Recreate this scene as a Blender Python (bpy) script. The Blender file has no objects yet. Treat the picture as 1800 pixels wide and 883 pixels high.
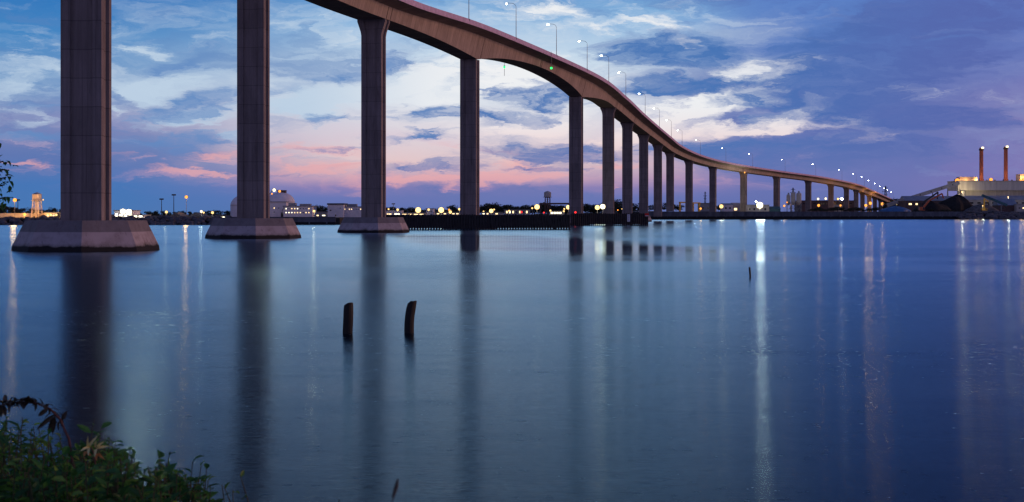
import bpy, math, random
from mathutils import Vector, Matrix, noise as mnoise
R = math.radians
S = bpy.context.scene
random.seed(7)
F, CX, HY, CH = 2500.0, 900.0, 376.5, 3.8      # focal length in photo pixels, centre column, horizon row, eye height

# ------------------------------------------------------------------ camera
cd = bpy.data.cameras.new('camera'); cam = bpy.data.objects.new('camera', cd)
S.collection.objects.link(cam); S.camera = cam
cam.location = (0, 0, CH); cam.rotation_euler = (R(90), 0, 0)
cd.sensor_width = 36; cd.lens = 50; cd.shift_y = -65/1800
cd.clip_start = 0.2; cd.clip_end = 20000
cd.dof.use_dof = True; cd.dof.focus_distance = 260; cd.dof.aperture_fstop = 9

S.view_settings.view_transform = 'Standard'; S.view_settings.look = 'None'
S.view_settings.exposure = 0.0; S.view_settings.gamma = 1; S.view_settings.use_curve_mapping = False
S.render.engine = 'CYCLES'
S.cycles.use_denoising = True
S.cycles.max_bounces = 6; S.cycles.glossy_bounces = 3; S.cycles.diffuse_bounces = 3
S.cycles.blur_glossy = 1.0; S.cycles.caustics_reflective = True; S.cycles.caustics_refractive = False
S.cycles.sample_clamp_indirect = 2
S.cycles.filter_width = 1.45

def lin(c):
    return tuple(((v/255)/12.92 if v/255 <= .04045 else (((v/255)+.055)/1.055)**2.4) for v in c)

# ------------------------------------------------------------------ node helper
class NT:
    def __init__(s, tree): s.t = tree; s.n = tree.nodes; s.l = tree.links
    def set(s, sock, v):
        if v is None: return
        if isinstance(v, bpy.types.NodeSocket): s.l.new(v, sock)
        else:
            if sock.type == 'RGBA' and len(v) == 3: v = (*v, 1)
            sock.default_value = v
    def math(s, op, a, b=None, c=None, clamp=False):
        n = s.n.new('ShaderNodeMath'); n.operation = op; n.use_clamp = clamp
        for i, v in enumerate((a, b, c)): s.set(n.inputs[i], v)
        return n.outputs[0]
    def vmath(s, op, a, b=None):
        n = s.n.new('ShaderNodeVectorMath'); n.operation = op
        s.set(n.inputs[0], a)
        if b is not None: s.set(n.inputs[3 if op == 'SCALE' else 1], b)
        return n.outputs['Value'] if op in ('LENGTH', 'DOT_PRODUCT') else n.outputs[0]
    def mix(s, f, a, b, bt='MIX'):
        n = s.n.new('ShaderNodeMix'); n.data_type = 'RGBA'; n.blend_type = bt
        s.set(n.inputs[0], f); s.set(n.inputs[6], a); s.set(n.inputs[7], b)
        return n.outputs[2]
    def smooth(s, v, a, b, c=0.0, d=1.0):
        n = s.n.new('ShaderNodeMapRange'); n.interpolation_type = 'SMOOTHSTEP'
        s.set(n.inputs[0], v)
        for i, x in enumerate((a, b, c, d)): n.inputs[i+1].default_value = x
        return n.outputs[0]
    def noise(s, vec, scale=1, detail=4, rough=.5, dist=0):
        n = s.n.new('ShaderNodeTexNoise'); s.set(n.inputs['Vector'], vec)
        n.inputs['Scale'].default_value = scale; n.inputs['Detail'].default_value = detail
        n.inputs['Roughness'].default_value = rough; n.inputs['Distortion'].default_value = dist
        return n
    def ramp(s, f, pts):
        n = s.n.new('ShaderNodeValToRGB'); s.set(n.inputs[0], f); e = n.color_ramp.elements
        while len(e) > 1: e.remove(e[-1])
        e[0].position = pts[0][0]; e[0].color = (*pts[0][1], 1)
        for p, c in pts[1:]:
            x = e.new(p); x.color = (*c, 1)
        return n.outputs[0]
    def comb(s, x, y, z=0.0):
        n = s.n.new('ShaderNodeCombineXYZ'); s.set(n.inputs[0], x); s.set(n.inputs[1], y); s.set(n.inputs[2], z)
        return n.outputs[0]
    def sep(s, v):
        n = s.n.new('ShaderNodeSeparateXYZ'); s.set(n.inputs[0], v); return n.outputs
    def mapping(s, v, loc=(0, 0, 0), rot=(0, 0, 0), sc=(1, 1, 1), tt='POINT'):
        n = s.n.new('ShaderNodeMapping'); n.vector_type = tt; s.set(n.inputs[0], v)
        n.inputs[1].default_value = loc; n.inputs[2].default_value = rot; n.inputs[3].default_value = sc
        return n.outputs[0]

# ------------------------------------------------------------------ dusk sky: colours and clouds by compass direction and elevation
world = bpy.data.worlds.new('World'); S.world = world; world.use_nodes = True
wt = NT(world.node_tree); wt.n.clear()
def sk(x, y):
    a = math.atan((x-CX)/F)
    return (9+25*a, (HY-y)/F*math.cos(a)*25)
tc = wt.n.new('ShaderNodeTexCoord')
dx, dy, dz = wt.sep(tc.outputs['Generated'])
az = wt.math('ARCTAN2', dx, dy)
hyp = wt.math('SQRT', wt.math('ADD', wt.math('MULTIPLY', dx, dx), wt.math('MULTIPLY', dy, dy)))
el = wt.math('DIVIDE', dz, wt.math('MAXIMUM', hyp, .05))
SX = wt.math('MULTIPLY_ADD', az, 25.0, 9.0)           # hundreds of photo pixels
SY = wt.math('MULTIPLY', el, 25.0)
SV = wt.comb(SX, SY)
E = wt.math('MULTIPLY', SY, 1/12.0, clamp=True)
def col(*pts): return [(p/12.0, lin(c)) for p, c in pts]
cl = wt.ramp(E, col((0,(74,119,178)),(.5,(70,118,182)),(1.0,(96,118,176)),(1.6,(128,138,186)),(2.2,(112,152,198)),(3.0,(70,134,194)),(3.8,(40,114,186)),(5,(8,70,150)),(7,(2,38,100)),(12,(3,18,60))))
cc = wt.ramp(E, col((0,(92,114,174)),(.28,(106,118,180)),(.46,(134,126,180)),(.62,(194,160,184)),(.9,(226,198,200)),(1.3,(220,208,216)),(2.0,(220,226,235)),(2.8,(196,216,234)),(3.4,(140,182,222)),(3.9,(100,154,208)),(5,(182,202,226)),(6.5,(104,136,178)),(8.5,(44,80,128)),(10,(24,60,108)),(12,(10,34,80))))
cr = wt.ramp(E, col((0,(98,112,172)),(.6,(106,116,178)),(1.2,(102,118,180)),(2,(104,124,184)),(3,(92,126,192)),(3.8,(92,130,198)),(5,(40,84,152)),(6.4,(5,34,92)),(12,(2,16,58))))
cf = wt.ramp(E, col((0,(128,116,172)),(.8,(138,118,176)),(1.6,(132,126,180)),(2.6,(114,116,182)),(3.8,(92,104,182)),(5,(34,56,132)),(6,(4,26,80)),(12,(2,14,54))))
cb = wt.ramp(E, col((0,(150,134,168)),(1.5,(164,142,172)),(4,(142,134,172)),(12,(70,86,140))))
wav = wt.noise(wt.vmath('MULTIPLY', SV, (.25, .4, 1)), 1, 3, .5)
SXw = wt.math('ADD', SX, wt.math('MULTIPLY', wt.math('SUBTRACT', wav.outputs[0], .5), 5.0))
SXt = wt.math('SUBTRACT', SXw, wt.math('MULTIPLY', SY, .25))
base = wt.mix(wt.smooth(SXw, 1.5, 7.0), cl, cc)
base = wt.mix(wt.smooth(SXt, 9.6, 13.4), base, cr)
base = wt.mix(wt.smooth(SXt, 14.8, 18.6), base, cf)
back = wt.math('MULTIPLY_ADD', dy, -1.0, 0.0)
base = wt.mix(wt.smooth(back, -.35, .25), base, cb)
# domain warp
w1 = wt.noise(wt.vmath('MULTIPLY', SV, (.45, 1.5, 1)), 1, 8, .62)
wv = wt.vmath('MULTIPLY', wt.vmath('SUBTRACT', w1.outputs['Color'], (.5, .5, .5)), (2.6, .85, 0))
w2 = wt.noise(wt.vmath('MULTIPLY', wt.vmath('ADD', SV, wv), (1.8, 6.5, 1)), 1, 7, .62)
wv2 = wt.vmath('MULTIPLY', wt.vmath('SUBTRACT', w2.outputs['Color'], (.5, .5, .5)), (.75, .26, 0))
P = wt.vmath('ADD', wt.vmath('ADD', SV, wv), wv2)
def field(lst):
    out = None
    for (x, y, sx, sy, rot, amp) in lst:
        c = sk(x, y)
        m = wt.mapping(P, (c[0], c[1], 0), (0, 0, R(rot)), (sx/100, sy/100, 1), 'TEXTURE')
        g = wt.n.new('ShaderNodeTexGradient'); g.gradient_type = 'QUADRATIC_SPHERE'; wt.set(g.inputs[0], m)
        out = wt.math('MULTIPLY_ADD', g.outputs['Fac'], amp, out if out is not None else 0.0)
    return out
streak = wt.noise(wt.mapping(P, (0, 0, 0), (0, 0, R(-14)), (.28, 1.5, 1)), 1, 7, .6, .4).outputs[0]
fine = wt.noise(wt.mapping(P, (3, 7, 0), (0, 0, R(-6)), (.8, 3.2, 1)), 1, 8, .62, .6).outputs[0]
# soft cirrus: pale and slate veils
palec = wt.mix(wt.smooth(SY, .6, 2.2), lin((226,170,186)), lin((206,220,234)))
palec = wt.mix(wt.smooth(SX, 12.5, 15.5), palec, lin((134,146,196)))
vis = wt.math('MULTIPLY', wt.smooth(SY, .25, .8), wt.smooth(back, -.1, -.5))
pm = wt.math('MULTIPLY', wt.smooth(streak, .47, .74), vis)
c1 = wt.mix(wt.math('MULTIPLY', pm, .62), base, palec)
slate = wt.mix(wt.smooth(SX, 6, 16), lin((92,132,188)), lin((82,98,168)))
slate = wt.mix(wt.smooth(SY, 1.4, .3), slate, lin((112,120,178)))
dm = wt.math('MULTIPLY', wt.smooth(streak, .50, .30), vis)
c1 = wt.mix(wt.math('MULTIPLY', dm, .62), c1, slate)
fm = wt.math('MULTIPLY', wt.smooth(fine, .52, .72), vis)
c1 = wt.mix(wt.math('MULTIPLY', fm, .42), c1, palec)
fd = wt.math('MULTIPLY', wt.smooth(fine, .46, .30), vis)
c1 = wt.mix(wt.math('MULTIPLY', fd, .34), c1, slate)
# bright breaks
HI = [(1310,126,150,26,4,1.5),(1240,184,180,34,10,1.6),(1290,224,200,24,5,1.3),(1130,235,160,36,12,1.2),(1180,45,130,34,8,.35),(1210,75,60,26,0,.4),
      (930,150,260,90,-10,1.1),(740,150,150,80,8,.8),(560,175,170,66,8,1.2),(570,55,190,60,-12,.42),(285,150,190,48,14,.85),(265,85,90,24,4,.5),
      (40,150,110,70,0,.5),(880,225,200,36,0,.7),(330,205,150,30,8,.5),(420,228,110,26,6,.45),(1000,20,260,60,-8,.45),(1410,190,110,26,4,.5),(40,215,160,30,0,.35),(1450,215,220,34,0,.3),(1620,165,220,26,-4,.2),(1560,240,260,20,2,.2)]
h = field(HI)
hm = wt.smooth(wt.math('ADD', h, wt.math('MULTIPLY', wt.math('SUBTRACT', fine, .5), 1.5)), .02, .55)
hm = wt.math('MULTIPLY', hm, wt.smooth(h, .0, .12))
hic = wt.mix(wt.smooth(SY, .8, 2.0), lin((238,206,206)), lin((240,241,243)))
hic = wt.mix(wt.smooth(SX, 8.5, 5.0), hic, lin((188,208,228)))
c2 = wt.mix(wt.math('MULTIPLY', hm, .96), c1, hic)
# pink bars low down
PK = [(395,268,170,20,4,.8),(340,303,220,14,-1,.9),(560,300,220,30,0,.8),(860,318,230,22,0,1.1),(720,320,200,18,2,.7),(900,296,170,14,-4,.8),(1060,294,90,10,0,.8),
      (1085,332,40,10,0,.5),(50,288,110,10,-3,.5),(560,265,160,18,0,.6),(900,265,220,20,0,.55),(180,275,120,14,0,.4)]
p = field(PK)
pkm = wt.smooth(wt.math('ADD', p, wt.math('MULTIPLY', wt.math('ADD', wt.math('SUBTRACT', fine, .52), wt.math('SUBTRACT', streak, .5)), 1.3)), .02, .55)
pkm = wt.math('MULTIPLY', pkm, wt.smooth(p, .0, .12))
c3 = wt.mix(wt.math('MULTIPLY', pkm, .62), c2, lin((238,172,172)))
# dark cloud bodies
DK = [(955,172,150,40,-2,1.5),(1180,156,170,26,5,1.5),(1120,90,130,44,8,.8),(1220,95,180,66,4,.9),(975,268,210,36,0,1.2),(780,200,150,22,4,.8),(760,298,120,9,0,1.1),
      (1480,120,360,90,14,1.2),(1640,40,380,120,16,.9),(1420,265,420,52,2,1.3),(1580,198,240,44,-4,1.0),(1690,215,150,24,-4,.7),(1500,170,160,22,6,.6),(1650,130,240,36,14,.5),(1180,250,90,28,4,.6),(340,185,200,32,14,.9),(320,243,210,30,6,.8),
      (560,130,170,36,8,.5),(330,110,180,40,12,.5),(60,180,150,16,0,.5),(60,237,170,16,0,.5),(700,112,160,40,6,.6),(470,310,120,10,0,.5),(600,262,130,12,6,.4),
      (860,345,400,30,0,.8),(880,205,160,12,0,.7),(1180,120,60,16,0,.6),(1360,205,90,14,6,.6),(950,300,120,10,0,.9),(740,245,150,20,8,.5),(560,212,160,14,2,.7),(1560,180,150,20,0,.5),(340,265,160,12,4,.5)]
d = field(DK)
dkm = wt.smooth(wt.math('ADD', d, wt.math('MULTIPLY', wt.math('SUBTRACT', fine, .5), 1.15)), .06, .42)
dkm = wt.math('MULTIPLY', dkm, wt.smooth(d, .0, .10))
dkc = wt.mix(wt.smooth(SX, 5.5, 9), lin((100,140,194)), lin((66,114,180)))
dkc = wt.mix(wt.smooth(SX, 12, 17), dkc, lin((86,104,172)))
dkc = wt.mix(wt.smooth(SY, 1.5, .4), dkc, lin((104,118,177)))
var = wt.noise(wt.mapping(P, (5, 2, 0), (0, 0, R(-8)), (1.3, 4.2, 1)), 1, 7, .65, .5).outputs[0]
dkm = wt.math('MULTIPLY', dkm, wt.smooth(var, .68, .36, .45, .95))
c4 = wt.mix(dkm, c3, dkc)
bg = wt.n.new('ShaderNodeBackground'); wt.set(bg.inputs[0], c4); bg.inputs[1].default_value = 1.0
wo = wt.n.new('ShaderNodeOutputWorld'); wt.l.new(bg.outputs[0], wo.inputs[0])
world.cycles.sampling_method = 'MANUAL'; world.cycles.sample_map_resolution = 512

# ------------------------------------------------------------------ one weak warm lamp for the glow of the low western sky and the lit town
sl = bpy.data.lights.new('sun', 'SUN'); so = bpy.data.objects.new('sun', sl); S.collection.objects.link(so)
sl.energy = 0.95; sl.color = (1.0, .50, .33); sl.angle = R(14)
sd = Vector((math.cos(R(16))*math.cos(R(12)), math.sin(R(16))*math.cos(R(12)), math.sin(R(12))))
so.rotation_euler = sd.to_track_quat('Z', 'Y').to_euler()

# ------------------------------------------------------------------ materials
MATS = {}
def mat(name, c, rough=.8, var=.25, scale=.5, metal=0, stretch=(1, 1, 1)):
    if name in MATS: return MATS[name]
    m = bpy.data.materials.new(name); m.use_nodes = True; t = NT(m.node_tree); b = t.n['Principled BSDF']
    g = t.n.new('ShaderNodeNewGeometry')
    n = t.noise(t.vmath('MULTIPLY', g.outputs['Position'], stretch), scale, 5, .6).outputs[0]
    cr = t.ramp(n, [(.3, tuple(x*(1-var) for x in c)), (.7, tuple(min(1, x*(1+var)) for x in c))])
    t.set(b.inputs['Base Color'], cr); b.inputs['Roughness'].default_value = rough; b.inputs['Metallic'].default_value = metal
    MATS[name] = m; return m
def emit(name, c, s):
    if name in MATS: return MATS[name]
    m = bpy.data.materials.new(name); m.use_nodes = True; t = NT(m.node_tree); b = t.n['Principled BSDF']
    b.inputs['Base Color'].default_value = (.01, .01, .01, 1); b.inputs['Specular IOR Level'].default_value = 0
    b.inputs['Emission Color'].default_value = (*c, 1); b.inputs['Emission Strength'].default_value = s
    MATS[name] = m; return m

def m_pier():
    m = bpy.data.materials.new('pier_concrete'); m.use_nodes = True; t = NT(m.node_tree); b = t.n['Principled BSDF']
    g = t.n.new('ShaderNodeNewGeometry'); pos = g.outputs['Position']; x, y, z = t.sep(pos)
    zz = t.math('DIVIDE', z, 3.0); fl = t.math('FLOOR', zz); fr = t.math('FRACT', zz)
    wn = t.n.new('ShaderNodeTexWhiteNoise'); wn.noise_dimensions = '3D'
    t.set(wn.inputs[0], t.comb(0.0, t.math('FLOOR', t.math('DIVIDE', y, 41)), fl))
    seg = t.math('MULTIPLY_ADD', wn.outputs[0], .20, .88)
    n1 = t.noise(t.vmath('MULTIPLY', pos, (1, 1, .35)), .55, 6, .62).outputs[0]
    n2 = t.noise(t.vmath('MULTIPLY', pos, (1, 1, .06)), 2.2, 4, .6).outputs[0]
    f = t.math('MULTIPLY', seg, t.math('ADD', t.math('MULTIPLY_ADD', n1, .95, .15), t.math('MULTIPLY', n2, .75)))
    j = t.math('MINIMUM', t.smooth(fr, 0, .028, .55, 1), t.smooth(fr, .972, 1, 1, .62))
    f = t.math('MULTIPLY', f, j)
    n3 = t.noise(t.vmath('MULTIPLY', pos, (3.2, 3.2, .035)), 1, 5, .68).outputs[0]
    f = t.math('MULTIPLY', f, t.smooth(n3, .54, .74, 1.04, .66))
    n4 = t.noise(t.vmath('MULTIPLY', pos, (.8, .8, .16)), 1, 5, .6, .6).outputs[0]
    t.set(b.inputs['Base Color'], t.mix(t.smooth(n4, .58, .72, 0, .35), t.vmath('SCALE', (.238, .208, .203), f), (.10, .07, .06)))
    bm = t.n.new('ShaderNodeBump'); bm.inputs['Strength'].default_value = .35; bm.inputs['Distance'].default_value = .06
    t.set(bm.inputs['Height'], t.noise(pos, 3.5, 6, .7).outputs[0]); t.set(b.inputs['Normal'], bm.outputs[0])
    b.inputs['Roughness'].default_value = .9
    return m
def m_girder():
    m = bpy.data.materials.new('girder_concrete'); m.use_nodes = True; t = NT(m.node_tree); b = t.n['Principled BSDF']
    uv = t.n.new('ShaderNodeUVMap'); uv.uv_map = 'UVMap'; u, v, _ = t.sep(uv.outputs[0])
    g = t.n.new('ShaderNodeNewGeometry'); pos = g.outputs['Position']
    uu = t.math('DIVIDE', u, 3.05); fl = t.math('FLOOR', uu); fr = t.math('FRACT', uu)
    wn = t.n.new('ShaderNodeTexWhiteNoise'); wn.noise_dimensions = '1D'; t.set(wn.inputs['W'], fl)
    seg = t.math('MULTIPLY_ADD', wn.outputs[0], .2, .9)
    n1 = t.noise(t.comb(t.math('MULTIPLY', u, 1.6), t.math('MULTIPLY', v, .25)), 1, 5, .65).outputs[0]
    n2 = t.noise(pos, .25, 5, .6).outputs[0]
    f = t.math('MULTIPLY', seg, t.math('ADD', t.math('MULTIPLY_ADD', n1, .75, .3), t.math('MULTIPLY', n2, .6)))
    f = t.math('MULTIPLY', f, t.math('MINIMUM', t.smooth(fr, 0, .05, .45, 1), t.smooth(fr, .96, 1, 1, .6)))
    n3 = t.noise(t.comb(t.math('MULTIPLY', u, 1.1), t.math('MULTIPLY', v, .12)), 1, 5, .7).outputs[0]
    f = t.math('MULTIPLY', f, t.smooth(n3, .54, .72, 1.06, .62))
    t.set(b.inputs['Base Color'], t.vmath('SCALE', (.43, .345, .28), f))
    b.inputs['Roughness'].default_value = .9
    return m
def m_footing():
    m = bpy.data.materials.new('footing_concrete'); m.use_nodes = True; t = NT(m.node_tree); b = t.n['Principled BSDF']
    g = t.n.new('ShaderNodeNewGeometry'); pos = g.outputs['Position']; x, y, z = t.sep(pos)
    n = t.noise(t.vmath('MULTIPLY', pos, (1, 1, 1.2)), .7, 6, .65).outputs[0]
    nz = t.math('ADD', z, t.math('MULTIPLY', t.math('SUBTRACT', n, .5), .7))
    pale = t.ramp(n, [(.3, (.34, .29, .29)), (.52, (.46, .41, .42)), (.7, (.50, .45, .46))])
    stain = t.noise(t.vmath('MULTIPLY', pos, (1, 1, .5)), .9, 5, .7, .8).outputs[0]
    pale = t.mix(t.smooth(stain, .60, .68, 0, .65), pale, (.20, .12, .12))
    dark = t.ramp(n, [(.3, (.17, .155, .16)), (.7, (.25, .23, .235))])
    c = t.mix(t.smooth(t.math('ADD', z, t.math('MULTIPLY', t.math('SUBTRACT', n, .5), .08)), 1.93, 1.99), pale, dark)
    drip = t.noise(t.vmath('MULTIPLY', pos, (2.2, 2.2, .12)), 1, 4, .65).outputs[0]
    c = t.mix(t.smooth(drip, .56, .72, 0, .55), c, (.13, .105, .10))
    c = t.mix(t.smooth(nz, .95, .5, 0, .5), c, (.05, .06, .03))
    c = t.mix(t.smooth(nz, .62, .42), c, (.012, .013, .014))
    t.set(b.inputs['Base Color'], c); b.inputs['Roughness'].default_value = .85
    return m
RG0 = .15
def m_water():
    m = bpy.data.materials.new('river_water'); m.use_nodes = True; t = NT(m.node_tree)
    t.n.remove(t.n['Principled BSDF']); b = t.n.new('ShaderNodeBsdfAnisotropic'); b.distribution = 'BECKMANN'
    b.inputs['Color'].default_value = (.63, .87, 1.0, 1)
    g = t.n.new('ShaderNodeNewGeometry'); pos = g.outputs['Position']; x, y, z = t.sep(pos)
    # wind ripples with their crests across the stream: wide lobe along y, narrow along x
    b.inputs['Anisotropy'].default_value = .52; t.set(b.inputs['Tangent'], t.comb(1.0, 0.0, 0.0))
    # calm slick between two slanting current lines
    wob = t.math('MULTIPLY', t.math('SUBTRACT', t.noise(t.vmath('MULTIPLY', pos, (.06, .03, 1)), 1, 6, .65).outputs[0], .5), 44)
    yw = t.math('ADD', y, wob)
    up = t.math('MINIMUM', t.math('MULTIPLY_ADD', x, -5.0, 290), 282)
    lowl = t.math('MULTIPLY_ADD', t.math('EXPONENT', t.math('DIVIDE', t.math('MULTIPLY_ADD', x, -1.0, -9), 14)), 62, 77)
    slick = t.math('MULTIPLY', t.smooth(t.math('SUBTRACT', up, yw), -20, 50), t.smooth(t.math('SUBTRACT', yw, lowl), -10, 48))
    gust = t.noise(t.vmath('MULTIPLY', pos, (.022, .075, 1)), 1, 6, .62, .5).outputs[0]
    far = t.noise(t.vmath('MULTIPLY', pos, (.004, .035, 1)), 1, 5, .65).outputs[0]
    rg = t.math('MULTIPLY_ADD', t.smooth(gust, .34, .66), .045, RG0)
    rg = t.math('ADD', rg, t.math('MULTIPLY', t.math('SUBTRACT', far, .5), .14))
    wv = t.noise(t.mapping(pos, (0, 0, 0), (0, 0, R(9)), (.22, 1.2, 1)), 1, 6, .62, .9).outputs[0]
    rg = t.math('ADD', rg, t.math('MULTIPLY', t.math('SUBTRACT', wv, .5), .18))
    rg = t.math('MULTIPLY', rg, t.math('MULTIPLY_ADD', slick, -.36, 1.0))
    gl = t.noise(t.vmath('MULTIPLY', pos, (3.4, 5.0, 1)), 1, 3, .6, 0).outputs[0]
    rg = t.math('ADD', rg, t.math('MULTIPLY', t.smooth(gl, .56, .70), t.math('MULTIPLY_ADD', slick, -.07, .092)))
    t.set(b.inputs['Roughness'], t.math('MAXIMUM', rg, .08))
    r1 = t.noise(t.vmath('MULTIPLY', pos, (.8, 7, 1)), 1, 3, .55, .3).outputs[0]
    r2 = t.noise(t.vmath('MULTIPLY', pos, (3.2, 30, 1)), 1, 2, .5, .2).outputs[0]
    hgt = t.math('ADD', t.math('MULTIPLY', r1, .007), t.math('MULTIPLY', r2, .0075))
    bm = t.n.new('ShaderNodeBump'); bm.inputs['Distance'].default_value = 1.0
    t.set(bm.inputs['Strength'], t.math('MULTIPLY_ADD', slick, -.85, 1.0))
    t.set(bm.inputs['Height'], hgt); t.set(b.inputs['Normal'], bm.outputs[0])
    fr = t.n.new('ShaderNodeFresnel'); fr.inputs[0].default_value = 1.22
    df = t.n.new('ShaderNodeBsdfDiffuse'); df.inputs[0].default_value = (.0008, .004, .012, 1)
    mx = t.n.new('ShaderNodeMixShader'); t.set(mx.inputs[0], fr.outputs[0]); t.l.new(df.outputs[0], mx.inputs[1]); t.l.new(b.outputs[0], mx.inputs[2])
    t.l.new(mx.outputs[0], t.n['Material Output'].inputs[0])
    return m
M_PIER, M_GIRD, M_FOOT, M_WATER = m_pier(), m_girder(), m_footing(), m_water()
M_PARA = mat('parapet_concrete', (.70, .52, .68), .85, .18, .6)  # pink light of the dusk sky is tinted into this concrete colour
M_STEEL = mat('galvanised_steel', (.22, .23, .25), .5, .2, .8, .6)
M_DARKM = mat('dark_steel', (.05, .05, .055), .6, .2, .8, .3)
M_TIMB = mat('creosoted_timber', (.030, .030, .032), .85, .45, 1.2)
M_TIMBG = mat('weathered_timber', (.085, .085, .088), .85, .45, 1.0)
M_PILE = mat('wet_black_timber', (.007, .0065, .006), .7, .5, 6)
M_WHITE = mat('white_cladding', (.80, .77, .80), .7, .1, .3)
M_CREAM = mat('cream_cladding', (.50, .47, .42), .8, .12, .3)
M_GREY = mat('grey_cladding', (.30, .31, .33), .7, .15, .3)
M_SLATE = mat('slate_roof', (.09, .10, .12), .7, .2, .5)
M_BLUER = mat('blue_grey_roof', (.22, .28, .36), .6, .2, .3)
M_TARP = mat('blue_tarp', (.05, .16, .34), .6, .25, .5)
M_TEAL = mat('teal_tarp', (.04, .13, .16), .6, .25, .5)
M_BROWN = mat('brown_cladding', (.12, .075, .07), .8, .2, .3)
M_BRICK = mat('red_brown_chimney_steel', (.30, .10, .07), .7, .2, .4)
M_ORANGE = mat('orange_paint', (.55, .12, .04), .5, .15, .8)
M_YELLOW = mat('yellow_paint', (.60, .36, .05), .5, .15, .8)
M_COAL = mat('coal', (.012, .012, .013), .9, .5, .6)
M_LAND = mat('shore_earth', (.045, .045, .036), .95, .4, .15)
M_ROCK = mat('riprap_rock', (.10, .10, .11), .9, .5, .5)
M_BULK = mat('bulkhead_concrete', (.11, .12, .14), .85, .45, .35, 0, (1, 1, .3))
M_WET = mat('wet_black_concrete', (.008, .009, .010), .8, .3, .5)
M_PLANT = mat('plant_concrete', (.66, .61, .51), .85, .22, .35, 0, (1, 1, .12))
M_GLASS = mat('dark_glass', (.02, .025, .035), .15, .1, .5)
def leafmat(name, c, rough, var, scale):
    m = mat(name, c, rough, var, scale); t = NT(m.node_tree); b = t.n['Principled BSDF']
    tr = t.n.new('ShaderNodeBsdfTranslucent'); t.l.new(b.inputs['Base Color'].links[0].from_socket, tr.inputs[0])
    mx = t.n.new('ShaderNodeMixShader'); mx.inputs[0].default_value = .5
    t.l.new(b.outputs[0], mx.inputs[1]); t.l.new(tr.outputs[0], mx.inputs[2]); t.l.new(mx.outputs[0], t.n['Material Output'].inputs[0])
    return m
M_LEAF = leafmat('leaf_green', (.11, .29, .05), .5, .5, 9)
M_LEAFD = leafmat('leaf_dark_green', (.045, .165, .042), .5, .5, 9)
M_LEAFY = leafmat('leaf_yellow_green', (.24, .42, .07), .5, .4, 9)
M_CANE = mat('cane_red_brown', (.09, .035, .025), .7, .3, 8)
M_STEM = mat('stem_green_brown', (.04, .05, .02), .7, .3, 8)
M_PETAL = mat('petal_yellow', (.95, .80, .34), .6, .2, 20)
M_PETALO = mat('petal_orange', (.6, .24, .05), .6, .2, 20)
M_FARL = mat('far_foliage', (.030, .042, .028), .9, .5, .4)
M_BARK = mat('bark', (.05, .04, .032), .9, .3, 2)
M_BANK = mat('bank_earth', (.035, .035, .022), .95, .4, 1.5)
M_SIGNW = mat('sign_white', (.75, .75, .78), .6, .03, 1)
M_SIGNR = mat('sign_red', (.70, .03, .02), .6, .05, 1)
SOD = (1.0, .33, .05); WARM = (1.0, .62, .22); WHT = (1.0, .84, .48); COOL = (.86, .95, 1.0)
def lampmat(kind, s):
    s = dict(O=2.0, Y=1.9, W=2.6, C=10, R=2, G=3)[kind] if s < 100 else dict(Y=2.8, W=4.5)[kind]
    if kind == 'C': s = 60
    c = dict(O=SOD, Y=WARM, W=WHT, C=COOL, R=(1, .03, .03), G=(.02, 1, .15))[kind]
    return emit('lamp_glass_%s_%d' % (kind.lower(), int(s)), c, s)
M_LITW = emit('lit_window_warm', (1.0, .70, .36), 2.2)
M_LITC = emit('lit_window_pale', (1.0, .90, .62), 3.0)

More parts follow.
